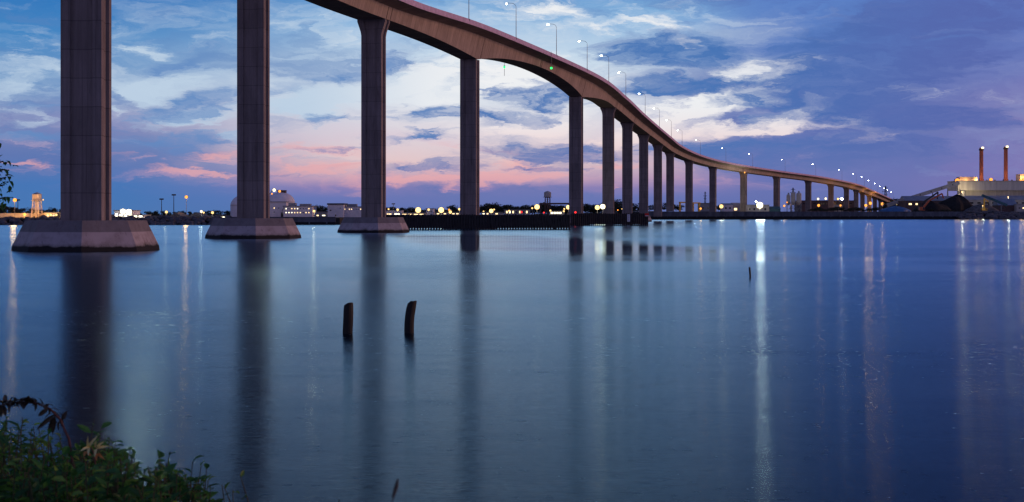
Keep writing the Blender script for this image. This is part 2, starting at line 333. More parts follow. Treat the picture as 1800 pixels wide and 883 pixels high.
# ------------------------------------------------------------------ mesh builder
class MB:
    def __init__(s): s.v = []; s.f = []; s.uv = None
    def quad(s, a, b, c, d):
        i = len(s.v); s.v += [a, b, c, d]; s.f.append((i, i+1, i+2, i+3))
    def tri(s, a, b, c):
        i = len(s.v); s.v += [a, b, c]; s.f.append((i, i+1, i+2))
    def box(s, x0, x1, y0, y1, z0, z1):
        i = len(s.v)
        s.v += [(x, y, z) for z in (z0, z1) for x, y in ((x0, y0), (x1, y0), (x1, y1), (x0, y1))]
        s.f += [(i+3, i+2, i+1, i), (i+4, i+5, i+6, i+7)] + [(i+k, i+(k+1) % 4, i+4+(k+1) % 4, i+4+k) for k in range(4)]
        return s
    def beam(s, a, b, w, h=None):
        a, b = Vector(a), Vector(b); h = h or w; d = (b-a).normalized()
        up = Vector((0, 0, 1)) if abs(d.z) < .95 else Vector((0, 1, 0))
        r = d.cross(up).normalized(); u = r.cross(d)
        i = len(s.v)
        for p in (a, b):
            for sx, sz in ((-1, -1), (1, -1), (1, 1), (-1, 1)): s.v.append(tuple(p + r*sx*w/2 + u*sz*h/2))
        s.f += [(i, i+1, i+2, i+3), (i+7, i+6, i+5, i+4)] + [(i+k, i+4+k, i+4+(k+1) % 4, i+(k+1) % 4) for k in range(4)]
        return s
    def tube(s, pts, rad, n=8):
        pts = [Vector(p) for p in pts]
        if not isinstance(rad, (list, tuple)): rad = [rad]*len(pts)
        i0 = len(s.v)
        for k, p in enumerate(pts):
            d = (pts[min(k+1, len(pts)-1)] - pts[max(k-1, 0)]).normalized()
            up = Vector((0, 0, 1)) if abs(d.z) < .9 else Vector((0, 1, 0))
            r = d.cross(up).normalized(); u = r.cross(d)
            for j in range(n):
                a = 2*math.pi*j/n; s.v.append(tuple(p + (r*math.cos(a)+u*math.sin(a))*rad[k]))
        for k in range(len(pts)-1):
            for j in range(n):
                a = i0+k*n; b = a+n; s.f.append((a+j, a+(j+1) % n, b+(j+1) % n, b+j))
        s.f.append(tuple(i0+j for j in range(n))[::-1]); s.f.append(tuple(i0+(len(pts)-1)*n+j for j in range(n)))
        return s
    def loft(s, rings, cap=True):
        i0 = len(s.v); n = len(rings[0])
        for r in rings: s.v += [tuple(p) for p in r]
        for k in range(len(rings)-1):
            for j in range(n):
                a = i0+k*n; b = a+n; s.f.append((a+j, a+(j+1) % n, b+(j+1) % n, b+j))
        if cap:
            s.f.append(tuple(i0+j for j in range(n))[::-1]); s.f.append(tuple(i0+(len(rings)-1)*n+j for j in range(n)))
        return s
    def lathe(s, prof, n=24, c=(0, 0)):
        return s.loft([[(c[0]+r*math.cos(2*math.pi*j/n), c[1]+r*math.sin(2*math.pi*j/n), z) for j in range(n)] for r, z in prof])
    def build(s, name, m, parent=None, smooth=False):
        me = bpy.data.meshes.new(name); me.from_pydata([tuple(v) for v in s.v], [], s.f); me.update()
        if smooth: me.shade_smooth()
        ms = m if isinstance(m, list) else [m]
        for x in ms: me.materials.append(x)
        o = bpy.data.objects.new(name, me); S.collection.objects.link(o)
        if parent: o.parent = parent
        return o
def tag(o, label, cat, group=None, kind=None):
    if label: o['label'] = label
    if cat: o['category'] = cat
    if group: o['group'] = group
    if kind: o['kind'] = kind
    return o
def thing(name, label, cat, loc=(0, 0, 0), rz=0, group=None):
    o = bpy.data.objects.new(name, None); S.collection.objects.link(o); o.empty_display_size = .5
    o.location = loc; o.rotation_euler = (0, 0, rz)
    return tag(o, label, cat, group)
def dup(root, loc, rz=0, label=None, group=None, sc=None):
    r = root.copy(); S.collection.objects.link(r); r.location = loc; r.rotation_euler = (0, 0, rz)
    if sc: r.scale = sc
    if label: r['label'] = label
    if group: r['group'] = group
    for ch in list(root.children):
        c = ch.copy(); S.collection.objects.link(c); c.parent = r
        for g in list(ch.children):
            e = g.copy(); S.collection.objects.link(e); e.parent = c
    return r
def X(x, d): return (x-CX)/F*d
def Z(y, d): return CH+(HY-y)/F*d
LANDL, LANDR = 2.4, 5.4

# ------------------------------------------------------------------ the setting: water, shores
w = MB(); w.quad((-6000, -200, 0), (6000, -200, 0), (6000, 9000, 0), (-6000, 9000, 0))
tag(w.build('river', M_WATER), None, None, kind='structure')
def slab(name, pts, zt, m):
    b = MB(); n = len(pts)
    b.loft([[(x, y, -1) for x, y in pts], [(x, y, zt) for x, y in pts]])
    return tag(b.build(name, m), None, None, kind='structure')
slab('far_shore', [(-2500, 508), (-150, 510), (-62, 512), (-40, 640), (40, 900), (88, 1003), (88, 6000), (-2500, 6000)], LANDL, M_LAND)
slab('industrial_shore', [(92, 1003), (330, 1043), (360, 1046), (2500, 1046), (2500, 6000), (92, 6000)], LANDR, M_LAND)
# near bank under the camera
b = MB(); nx, ny = 40, 24; pts = []
for j in range(ny+1):
    for i in range(nx+1):
        x = -20+40*i/nx; y = -10+22*j/ny
        z = 2.2-.012*max(0, y+2)**2*1.25+.12*mnoise.noise((x*.6, y*.6, 0)) - (.25 if y > 9 else 0)
        pts.append((x, y, min(z, 2.3)))
b.v = pts
b.f = [(j*(nx+1)+i, j*(nx+1)+i+1, (j+1)*(nx+1)+i+1, (j+1)*(nx+1)+i) for j in range(ny) for i in range(nx)]
tag(b.build('riverbank', M_BANK, None, True), None, None, kind='structure')

# ------------------------------------------------------------------ the bridge
PIERS = [(-45, 76, 39.8), (-44.9, 150, 41.2), (-40.9, 225, 42.3), (-28.7, 295, 43.7), (-11, 371, 47.0), (22, 488, 46.9), (38, 561, 45.3), (51.5, 634.8, 44.2), (65.6, 708.5, 43.0),
         (80.2, 782, 41.6), (95.1, 855.5, 40.2), (115.5, 927.6, 38.0), (141, 998, 36.2), (173.5, 1065.5, 34.6), (210.5, 1131, 32.9), (249, 1195, 31.2), (283, 1262, 29.5),
         (313, 1331, 28.0), (339, 1401, 26.7), (363, 1473, 25.2), (387.6, 1543, 23.5), (411.6, 1613, 21.8), (436, 1683, 20.0), (460, 1752, 18.1), (483, 1822, 16.3), (507, 1892, 14.6), (530, 1960, 12.8), (553, 2030, 10.9), (575, 2100, 9.0)]
PIERS = [(-46, 2, 38.6)] + PIERS           # index 0 stands behind the frame; PIERS[2] is the first one in the photograph
PTS = [Vector((x, y, z+CH)) for x, y, z in PIERS]
def cr_pt(i, t):
    p1, p2 = PTS[i], PTS[i+1]; p0 = PTS[i-1] if i > 0 else p1*2-p2; p3 = PTS[i+2] if i+2 < len(PTS) else p2*2-p1
    return .5*((2*p1)+(p2-p0)*t+(2*p0-5*p1+4*p2-p3)*t*t+(3*p1-p0-3*p2+p3)*t**3)
I4, I5 = 5, 6                               # haunched piers either side of the channel
def depth(i, t):                            # height of the web below the wing
    base = 2.6; hp = 5.9
    if i == I4: return 2.15+(hp-2.15)*abs(2*t-1)**1.9
    if i == I4-1: return base+(hp-base)*t**1.8
    if i == I5: return base+(hp-1-base+1)*(max(0, 1-t/.75))**1.7
    return base
ST = []                                     # stations: point, lateral unit, web height, distance along
s = 0; prev = None
for i in range(len(PTS)-1):
    n = 28 if i in (I4, I4-1, I5) else 14
    for k in range(n):
        t = k/n; p = cr_pt(i, t); q = cr_pt(i, min(1, t+.01)); d = (q-p); d.z = 0; d.normalize()
        if prev is not None: s += (p-prev).length
        prev = p; ST.append((p, Vector((d.y, -d.x, 0)), depth(i, t), s, i+t))
p = PTS[-1]; s += (p-prev).length; ST.append((p, ST[-1][1], 2.6, s, len(PTS)-1.0))
def at_s(ss):
    for a, c in zip(ST, ST[1:]):
        if a[3] <= ss <= c[3]:
            t = (ss-a[3])/(c[3]-a[3]); return a[0].lerp(c[0], t), a[1].lerp(c[1], t).normalized(), a[2]+(c[2]-a[2])*t
    return ST[-1][:3]
root = thing('bridge', 'long curving concrete girder bridge on tall piers across the river', 'bridge', (-11, 371, 0))
OFF = Vector((-11, 371, 0))
HW, WT, WING, EDGE = 7.2, 3.7, .6, .25
def section(p, l, wh):
    bw = WT-.25*wh; zb = -(EDGE+WING+wh)
    prof = [(-HW, 0), (-HW, -EDGE), (-WT, -EDGE-WING), (-bw, zb), (bw, zb), (WT, -EDGE-WING), (HW, -EDGE), (HW, 0)]
    return [p+l*a+Vector((0, 0, z))-OFF for a, z in prof], prof
g = MB(); secs = [section(p, l, wh) for p, l, wh, _, _ in ST]
me_v = []; fuv = []
for k in range(len(ST)-1):
    for j in range(8):
        a, c = secs[k][0], secs[k+1][0]; j2 = (j+1) % 8
        g.quad(a[j], a[j2], c[j2], c[j])
        va, vb, vc, vd = secs[k][1][j][1], secs[k][1][j2][1], secs[k+1][1][j2][1], secs[k+1][1][j][1]
        off = 20*j
        fuv += [(ST[k][3], va+off), (ST[k][3], vb+off), (ST[k+1][3], vc+off), (ST[k+1][3], vd+off)]
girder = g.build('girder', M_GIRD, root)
uvl = girder.data.uv_layers.new(name='UVMap')
for li, uv in enumerate(fuv): uvl.data[li].uv = uv
# parapets with a small step at each expansion joint
for sd in (1, -1):
    q = MB(); rings = []
    for p, l, wh, _, _ in ST:
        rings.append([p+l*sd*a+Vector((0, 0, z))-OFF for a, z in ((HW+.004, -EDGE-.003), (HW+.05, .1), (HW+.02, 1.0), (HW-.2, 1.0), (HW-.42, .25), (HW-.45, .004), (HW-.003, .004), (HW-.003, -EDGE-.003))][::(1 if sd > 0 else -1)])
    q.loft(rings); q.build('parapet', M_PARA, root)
# paired joint ribs on the webs beside the piers
def web_rib(ss):
    p, l, wh = at_s(ss); p2, l2, wh2 = at_s(ss+.35)
    m = MB()
    def pt(p, l, wh, v, o):
        a = WT-.25*wh*v; return p+l*(a+o)+Vector((0, 0, -EDGE-WING-wh*v))-OFF
    r0 = [pt(p, l, wh, .03, -.05), pt(p, l, wh, .99, -.05), pt(p, l, wh, .99, .05), pt(p, l, wh, .03, .05)]
    r1 = [pt(p2, l2, wh2, .03, -.05), pt(p2, l2, wh2, .99, -.05), pt(p2, l2, wh2, .99, .05), pt(p2, l2, wh2, .03, .05)]
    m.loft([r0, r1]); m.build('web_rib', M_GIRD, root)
PS = [next(x[3] for x in ST if abs(x[4]-i) < 1e-6) for i in range(len(PTS))]
for i in range(3, 9):
    if i == I4: web_rib(PS[i]+1.5)
    elif i == I5: web_rib(PS[i]-1.0)
    else: web_rib(PS[i]-1.4); web_rib(PS[i]+1.4)
web_rib(.5*(PS[I4]+PS[I5])-.8); web_rib(.5*(PS[I4]+PS[I5])+.8)
# piers
def shaft_ring(c, l, f, wx, wy, z, sx=1.0):
    a, bb, r = wx/2*sx, wy/2, .34
    ia, ib = a*.56, bb*.52
    pr = [(-a, -bb), (-ia, -bb), (-ia+.05, -bb+r), (ia-.05, -bb+r), (ia, -bb), (a, -bb), (a, -ib), (a-r, -ib+.05), (a-r, ib-.05), (a, ib), (a, bb), (ia, bb), (ia-.05, bb-r), (-ia+.05, bb-r), (-ia, bb), (-a, bb), (-a, ib), (-a+r, ib-.05), (-a+r, -ib+.05), (-a, -ib)]
    return [Vector((c.x, c.y, z))+l*u+f*v-OFF for u, v in pr]
VA = R(13)
for i in range(1, len(PTS)-1):
    p, l = PTS[i], next(x[1] for x in ST if abs(x[4]-i) < 1e-6)
    f = Vector((-l.y, l.x, 0)); wh = depth(i, 0)
    zt = p.z-EDGE-WING-wh-.02
    main = i in (I4, I5)
    onland = i >= 10
    zb = 3.1 if not onland else (LANDR if p.x > 92 else LANDL)
    zf = zt if main else zt-3.4
    if zf < zb+1: zf = zb+.6*(zt-zb)
    m = MB(); m.loft([shaft_ring(p, l, f, 4.3, 3.4, zb), shaft_ring(p, l, f, 4.3, 3.4, zf)])
    pier = m.build('pier', M_PIER, root)
    if not main:
        c = MB(); k = []
        for z, sx in ((0, 1), (.25, 1.02), (.5, 1.10), (.72, 1.24), (.84, 1.36), (.88, 1.40), (1, 1.40)):
            if i <= 4: sx = 1+.40*max(0, min(1, (z-.12)/.74))
            k.append(shaft_ring(p, l, f, 4.3, 3.4, zf+.004+(zt-zf-.004)*z, sx))
        c.loft(k); c.build('pier_cap', M_PIER, pier)
    if not onland:
        o = MB(); rr = []
        for rad, z in (((7.58, -1.0), (7.53, 0.0), (7.45, .45), (6.15, 3.13)) if i <= 5 else ((4.5, -1.0), (4.4, 0.0), (4.3, .45), (3.2, 3.13))):
            rr.append([Vector((p.x+rad*math.sin(VA+a*math.pi/4), p.y-rad*math.cos(VA+a*math.pi/4), z))-OFF for a in range(8)])
        o.loft(rr); o.build('footing', M_FOOT, pier)

# ------------------------------------------------------------------ street lamps along the near parapet of the bridge
M_LH = lampmat('C', 55)
lp = thing('street_lamp', 'street lamp', 'street lamp', (0, 0, 0), 0, 'street lamps along the bridge parapet')
m = MB(); m.tube([(0, 0, 0), (0, 0, 4), (0, 0, 8.2)], [.10, .085, .06], 8); m.build('pole', M_STEEL, lp)
m = MB(); m.tube([(-2.6*math.sin(a)**1.0 if False else -(1-math.cos(a))*1.5, 0, 8.2+1.25*math.sin(a)) for a in [R(k*15) for k in range(7)]]+[(-2.3, 0, 9.5)], [.055]*7+[.04], 8); m.build('arm', M_STEEL, lp)
m = MB(); m.box(-3.1, -2.25, -.2, .2, 9.42, 9.62); m.box(-2.9, -2.4, -.13, .13, 9.62, 9.7); hd = m.build('lamp_head', M_STEEL, lp)
m = MB(); m.lathe([(.02, 9.16), (.2, 9.2), (.29, 9.3), (.3, 9.418)], 12, (-2.72, 0)); m.build('lens', M_LH, hd)
m = MB(); m.box(-.22, .22, -.22, .22, -.55, .02); m.build('base_bracket', M_STEEL, lp)
def edge_x(ss):
    p, l, _ = at_s(ss); q = p+l*(HW-.15); return CX+F*q.x/q.y
NTH = 'first second third fourth fifth sixth seventh eighth ninth tenth eleventh twelfth thirteenth fourteenth fifteenth sixteenth seventeenth eighteenth nineteenth twentieth'.split()
targets = [824, 907, 978, 1032, 1070, 1100, 1134, 1159, 1180, 1199, 1231, 1276, 1323, 1380, 1434, 1480, 1505, 1519.5, 1531, 1542, 1551, 1558, 1564, 1570]
lam_s = []
for tx in targets:
    lo, hi = PS[4], PS[-1]
    for _ in range(60):
        mid = .5*(lo+hi)
        if edge_x(mid) < tx: lo = mid
        else: hi = mid
    lam_s.append(lo)
def desc(i):
    d = ['tallest street lamp on the bridge, its head cut off by the top edge', 'street lamp whose white head glows highest, just past the fourth pier', 'street lamp on the main span above the green light', 'street lamp just before the haunch of the fifth pier',
         'street lamp above the gap between fifth and sixth piers', 'street lamp above the seventh pier against dark cloud', 'bright street lamp above the eighth pier, head against pale sky']
    if i < len(d): return d[i]
    if i < 13: return NTH[i-7]+' street lamp after the brightest one, on the far descending part of the bridge'
    return NTH[i-13]+' small street lamp past the floodlight, where the bridge bends to its end'
near_s = []; NEAR_W = (10000, 24000, 9000)
for dd in (146, 219, 284):
    near_s.append(min((abs((p+l*7).y-dd), sv) for p, l, _, sv, _ in ST)[1])
first = True
for i, ss in enumerate(lam_s):
    p, l, _ = at_s(ss); q = p+l*(HW-.12)+Vector((0, 0, 1.0)); rz = math.atan2(l.y, l.x)
    if first: lp.location = q; lp.rotation_euler = (0, 0, rz); lp['label'] = desc(i); first = False
    else: dup(lp, q, rz, desc(i))
for k, ss in enumerate(near_s):
    p, l, _ = at_s(ss); q = p+l*(HW-.12)+Vector((0, 0, 1.0))
    o = dup(lp, q, math.atan2(l.y, l.x), 'street lamp above the frame, seen only as a pale streak on the water')
    ld = bpy.data.lights.new('lamp_glow', 'SPOT'); ld.energy = NEAR_W[k]; ld.spot_size = R(150); ld.spot_blend = .6; ld.shadow_soft_size = .35; ld.color = (.93, 1, .84)
    lo = bpy.data.objects.new('lamp_glow', ld); S.collection.objects.link(lo); lo.parent = o; lo.location = (-2.72, 0, 9.0)
# green navigation lights hung below the middle of the main span
M_GRN = lampmat('G', 14)
mid = .5*(PS[I4]+PS[I5]); p, l, _ = at_s(mid-3)
for sd, lab, zl, zb in ((1, 'green navigation light hung on the near face of the main span', -3.7, -3.9), (-1, 'green navigation light on a thin pole hanging behind the main span', -3.0, -5.6)):
    q = p+l*sd*(HW+.1)
    t = thing('navigation_light', lab, 'navigation light', q, math.atan2(l.y, l.x), 'green channel lights under the bridge')
    m = MB(); m.tube([(0, 0, 1.2), (0, 0, zb)], .06, 6); m.build('hanger_pole', M_STEEL, t)
    m = MB(); m.lathe([(.05, zl+.3), (.3, zl+.25), (.3, zl-.25), (.05, zl-.3)], 12); m.build('lens', M_GRN, t)
    m = MB(); m.lathe([(.32, zl+.3), (.34, zl+.36), (.1, zl+.5)], 12); m.build('hood', M_DARKM, t)

# ------------------------------------------------------------------ timber fenders guarding the channel
def fender(lab, x0, d0, x1, d1, zt, n, ret):
    A = Vector((X(x0, d0), d0, 0)); B = Vector((X(x1, d1), d1, 0)); L = (B-A).length; rz = math.atan2(B.y-A.y, B.x-A.x)
    t = thing('fender_wall', lab, 'fender', A, rz, 'timber fenders along the ship channel')
    proto = None
    for k in range(n):
        x = L*(k+.5)/n
        if proto is None:
            m = MB(); m.tube([(0, 0, -1.5), (0, 0, 1.0), (0, 0, zt+.1)], [.27, .26, .24], 7); proto = m.build('pile', M_TIMB, t); o = proto
        else:
            o = proto.copy(); S.collection.objects.link(o)
        o.location = (x, 0, random.uniform(-.12, .1)); o.rotation_euler = (0, 0, random.random()*6)
    m = MB(); m.box(0, L, .24, .38, .30, zt-.05); m.build('plank_panel', M_TIMBG, t)
    for z in (1.5, zt-.45):
        m = MB(); m.box(-.1, L+.1, .385, .7, z-.16, z+.16); m.build('wale', M_TIMB, t)
    for k in range(9):
        m = MB(); x = L*(k+.3)/9; m.tube([(x, 2.6, -1.5), (x, .75, zt-.6)], .17, 6); m.build('raking_pile', M_TIMB, t)
    return t
fender('longer dark timber fender wall in front of the fourth pier', 668, 351, 1003, 359, 3.6, 70, 0)
fender('shorter dark timber fender wall behind the first, below the fifth and sixth piers', 1004, 476, 1140, 486, 3.95, 40, 0)
def post_sign(lab, x, y0, y1, d, wpx, m_, cat='sign'):
    w_ = wpx*d/F; z0, z1 = Z(y1, d), Z(y0, d)
    t = thing('channel_sign', lab, cat, (X(x, d), d, z0))
    b_ = MB(); b_.box(-w_/2, w_/2, -.05, .0, 0, z1-z0); b_.build('board', m_, t)
    b_ = MB(); b_.box(-.06, .06, .003, .12, -.6, z1-z0); b_.build('backing_post', M_TIMB, t)
    return t
sg = post_sign('white vertical clearance board on the shorter fender wall', 1105, 377, 390, 482.6, 5, M_SIGNW)
for k in range(6):
    b_ = MB(); zz = .35+k*.34; b_.box(-.16, .16 if k % 2 else .05, -.062, -.053, zz, zz+.10); b_.build('gauge_mark', M_DARKM, sg)
rs = post_sign('red board with white lower edge at the end of the fender wall', 1137, 375, 380.5, 484.8, 7, M_SIGNR)
b_ = MB(); b_.box(-.6, .6, -.062, -.053, .05, .28); b_.build('white_stripe', M_SIGNW, rs)

# ------------------------------------------------------------------ old pilings in the near water
def piling(lab, xb, yb, xt, yt, wpx, name='timber_piling', bend=0):
    d = CH*F/(yb-HY); r = wpx/2*d/F; h = (yb-yt)*d/F; dx = (xt-xb)*d/F
    m = MB(); rings = []; N = 9
    for k in range(N+1):
        t = k/N; z = -.9+(h+.9)*t; tt = max(0, z/h)
        ring = []
        for j in range(14):
            a = 2*math.pi*j/14; rr = r*(1+.10*mnoise.noise((a*1.3+xb, z*1.5, 2))+.04*math.sin(a*3))*(1.0 if k < N else .93)
            ring.append((dx*tt+bend*math.sin(math.pi*tt)*r+rr*math.cos(a), rr*math.sin(a), z+((.05*math.cos(a+.8)+.05*mnoise.noise((math.cos(a)*2.5+xb, math.sin(a)*2.5, 1)))*r/.15*(1 if k == N else 0))))
        rings.append(ring)
    m.loft(rings)
    o = m.build(name, M_PILE); o.location = (X(xb, d), d, 0)
    return tag(o, lab, 'piling')
piling('black upright timber piling, left one of the close pair', 611, 586.5, 613, 535, 17.5)
piling('black timber piling leaning to the right, taller of the close pair', 719.5, 585.5, 724.5, 531.5, 17, bend=-.2)
piling('thin black stake far out in the open water on the right', 1319, 488, 1317.5, 470, 3.4, 'timber_stake')
o = MB(); o.tube([(-.30, 0, .0), (-.1, .02, .035), (.1, 0, .03)], [.012, .02, .015], 6)

# ------------------------------------------------------------------ lamps on the shores
LIGHT_SCALE = .22
def lamp(lab, x, y, d, kind, r, s, zb=None, name='lamp_post', heads=1, light=0, group=None, pole=True, arm=0):
    heads = 1; light *= LIGHT_SCALE; r *= 1.12 if name == 'floodlight' else 1.0
    zb = (LANDR if (X(x, d) > 92 and d > 1000) else LANDL) if zb is None else zb
    zt = Z(y, d); t = thing(name, lab, 'lamp', (X(x, d), d, zb), 0, group); h = zt-zb
    if pole:
        m = MB(); m.tube([(arm, 0, 0), (arm, 0, h)], [max(.09, .012*h), .07], 7)
        if arm: m.beam((arm, 0, h), (0, 0, h), .1)
        m.build('pole', M_STEEL, t)
    for k in range(heads):
        o = (k-(heads-1)/2)*r*1.9
        m = MB(); m.box(o-r*.9, o+r*.9, -.02, r*.9, h-r*.75, h+r*.75); hd = m.build('lamp_head', M_DARKM, t)
        m = MB(); m.lathe([(r*.05, -r*.35), (r*.55, -r*.3), (r*.85, -r*.12), (r*.88, 0)], 12)
        m.v = [(o+a, c-.025, h+b) for a, b, c in m.v]; m.build('lens', lampmat(kind, s), hd)
    if light:
        ld = bpy.data.lights.new('lamp_glow', 'POINT'); ld.energy = light; ld.shadow_soft_size = max(.6, r*1.2)
        ld.color = dict(O=(1, .45, .12), Y=(1, .78, .45), W=(1, .93, .75), C=(.9, .96, 1), R=(1, .1, .1), G=(.1, 1, .2))[kind]
        lo = bpy.data.objects.new('lamp_glow', ld); S.collection.objects.link(lo); lo.parent = t; lo.location = (0, -1.2*r-.6, h)
    return t
L = lamp
G1 = 'lamps along the far shore'
# far left yard
L('tall orange sodium mast at the left edge of the far shore', 26, 352, 560, 'O', .8, 60, name='light_mast', light=11000, heads=2)
L('low orange lamp by the lit fence, left of the orange water tower', 43, 377, 545, 'O', .6, 40, light=26000)
L('small pale lamp on the right of the orange water tower', 76, 351.5, 559, 'Y', .3, 25, zb=Z(354, 559), name='tower_lamp')
L('left of two warm lamps on the low house behind the first pier', 89.5, 378, 556, 'Y', .55, 30, light=900)
L('right of two warm lamps on the low house behind the first pier', 99, 378, 556, 'Y', .5, 28, light=900)
L('blinding white floodlight left of two beside the first pier', 216, 372, 540, 'W', 1.0, 150, name='floodlight', light=12000, heads=2)
L('blinding white floodlight right of two beside the first pier', 226.5, 373, 541, 'W', 1.1, 150, name='floodlight', light=12000, heads=2)
L('white lamp left of the two thin dark masts', 292.5, 373, 555, 'Y', .6, 40, light=1500)
L('tall orange sodium mast between the first and second piers', 327.5, 346.5, 600, 'O', .7, 60, name='light_mast', light=8000, heads=2)
L('white lamp just right of the gabled houses', 354, 372, 560, 'W', .55, 40, light=2500)
L('small pale lamp close behind the white one by the gabled houses', 358, 374, 562, 'Y', .4, 20)
L('yellow lamp left of the white storage dome', 373.5, 374, 565, 'Y', .6, 34, light=2000)
L('warm lamp right of the white terminal block, beside the second pier', 552, 371.5, 600, 'Y', .6, 34, light=5000)
L('large white lamp on top of the storage dome', 482, 334.5, 628, 'W', .8, 60, zb=Z(337, 628), name='dome_lamp')
L('smaller orange lamp on top of the storage dome', 491.5, 336.5, 628, 'O', .65, 50, zb=Z(339, 628), name='dome_lamp')
L('small orange lamp low on the shoulder of the storage dome', 478, 341, 627, 'O', .4, 30, zb=Z(343, 627), name='dome_lamp')
# middle, behind the fenders
L('small warm lamp just right of the third pier', 683, 368, 760, 'Y', .5, 22)
L('warm lamp second from the third pier', 699, 369, 760, 'Y', .7, 30, light=4000)
L('brilliant floodlight left of two between third and fourth piers', 735, 369.5, 700, 'Y', 1.35, 130, name='floodlight', light=9000, heads=2)
L('warm lamp halfway between the two brilliant floodlights', 753.5, 368.8, 760, 'Y', .7, 34, light=3000)
L('brilliant floodlight right of two between third and fourth piers', 775.5, 369.5, 700, 'Y', 1.35, 130, name='floodlight', light=9000, heads=2)
L('small orange lamp right of the brilliant pair', 789.5, 369, 770, 'O', .6, 30)
L('bright low lamp under the small orange one', 791.5, 373, 720, 'Y', .9, 40, light=3000)
L('warm lamp beside the fourth pier on its left', 807.5, 368, 760, 'Y', .75, 34, light=3000)
L('pale lamp close to the fourth pier on its right', 850, 372, 800, 'Y', .5, 20)
L('bright floodlight right of the fourth pier', 863.5, 371, 760, 'Y', 1.1, 110, name='floodlight', light=5000, heads=2)
L('small lamp rising above the floodlight right of the fourth pier', 868.5, 368.5, 780, 'Y', .5, 24)
L('tall pale lamp at the low building left of the water tower', 895, 371, 820, 'Y', .6, 18, light=1500)
L('red lamp left of the pale water tower', 916.5, 373, 800, 'R', .7, 16)
L('small lamp left of the floodlight by the pale water tower', 935.5, 366.2, 830, 'Y', .6, 26)
L('brilliant floodlight just left of the pale water tower', 944, 364, 780, 'Y', 1.4, 130, name='floodlight', light=8000, heads=2)
L('dim red lamp at the foot of the pale water tower', 956, 374, 790, 'R', .5, 8)
L('warm lamp right of the legs of the pale water tower', 967.5, 370.5, 840, 'Y', .6, 26, light=2500)
L('upper small lamp left of the fifth pier', 991.8, 367.5, 850, 'Y', .55, 22)
L('lower small lamp left of the fifth pier', 991, 371.5, 850, 'Y', .6, 26, light=2000)
L('bright floodlight touching the fifth pier on its left', 998.8, 364.5, 800, 'Y', 1.2, 100, name='floodlight', light=4000)
L('red lamp on the fender wall in front of the fifth pier', 1011.5, 373.5, 475, 'R', .4, 20, zb=3.95)
L('left of two brilliant floodlights between fifth and sixth piers', 1050, 365, 545, 'Y', .9, 110, name='floodlight', zb=2.4, light=2500)
L('right of two brilliant floodlights between fifth and sixth piers', 1059.5, 363.5, 546, 'W', .95, 130, name='floodlight', zb=2.4, light=2500)
L('small orange lamp among the trees left of the seventh pier', 1086, 369.5, 1000, 'O', .5, 16, zb=LANDL)
L('small green lamp among the trees left of the seventh pier', 1093.5, 367.5, 1000, 'Y', .45, 14, zb=LANDL)
# right, industrial shore
L('orange lamp at the foot of the yellow gantry', 1231.5, 367, 1080, 'O', .9, 40, light=6000)
L('bright orange floodlight between the piers right of the yellow gantry', 1268, 363, 1060, 'Y', 1.5, 70, name='floodlight', light=9000)
L('brightest white floodlight of the whole far shore', 1335.5, 361, 1030, 'W', 2.3, 240, name='floodlight', light=75000, heads=2)
L('small pale lamp above the brightest floodlight', 1329, 354.5, 1120, 'C', .6, 26)
L('low orange lamp left of the silo plant', 1378.5, 362, 1100, 'O', .9, 36, light=4000)
L('orange lamp on the frame of the silo plant', 1383.5, 356, 1085, 'O', .6, 30, zb=Z(360, 1085))
for x, y, k, lab in ((1438, 350, 'W', 'leftmost roof lamp on the long brown shed'), (1451.5, 349.5, 'W', 'brightest roof lamp on the long brown shed'), (1473, 350, 'Y', 'yellowish roof lamp on the long brown shed'), (1480, 350, 'C', 'cool white roof lamp on the long brown shed')):
    L(lab, x, y, 1398, k, 1.2, 34, zb=Z(353, 1398), name='roof_lamp')
for x, y, r_, d, lt, lab in ((1439, 361.3, 1.3, 1240, 12000, 'orange lamp in front of the long brown shed, nearest the silos'), (1477.5, 361.5, .9, 1240, 12000, 'smaller orange lamp in front of the long brown shed'),
                   (1522, 361.3, 1.4, 1340, 26000, 'low orange lamp left of three under the bridge end'), (1530, 357.5, 1.7, 1440, 30000, 'raised orange lamp in the row under the bridge end'), (1551, 358.6, 1.7, 1530, 50000, 'bright orange lamp left of the blue tarpaulin'),
                   (1584, 358.3, 1.4, 1560, 40000, 'orange lamp rightmost of the row by the blue tarpaulin')):
    L(lab, x, y, d, 'O', r_, 60, light=lt)
L('small orange lamp on the cap of the thirteenth pier', 1309, 303.6, 1061, 'O', .5, 30, zb=Z(307, 1061), name='cap_lamp', light=1500)
L('yellow green lamp where the bridge reaches the ground', 1567.5, 358.6, 1250, 'Y', 1.0, 40, light=12000)
L('small lamp at the very end of the bridge parapet', 1576, 358.2, 1260, 'Y', .8, 30, light=9000)

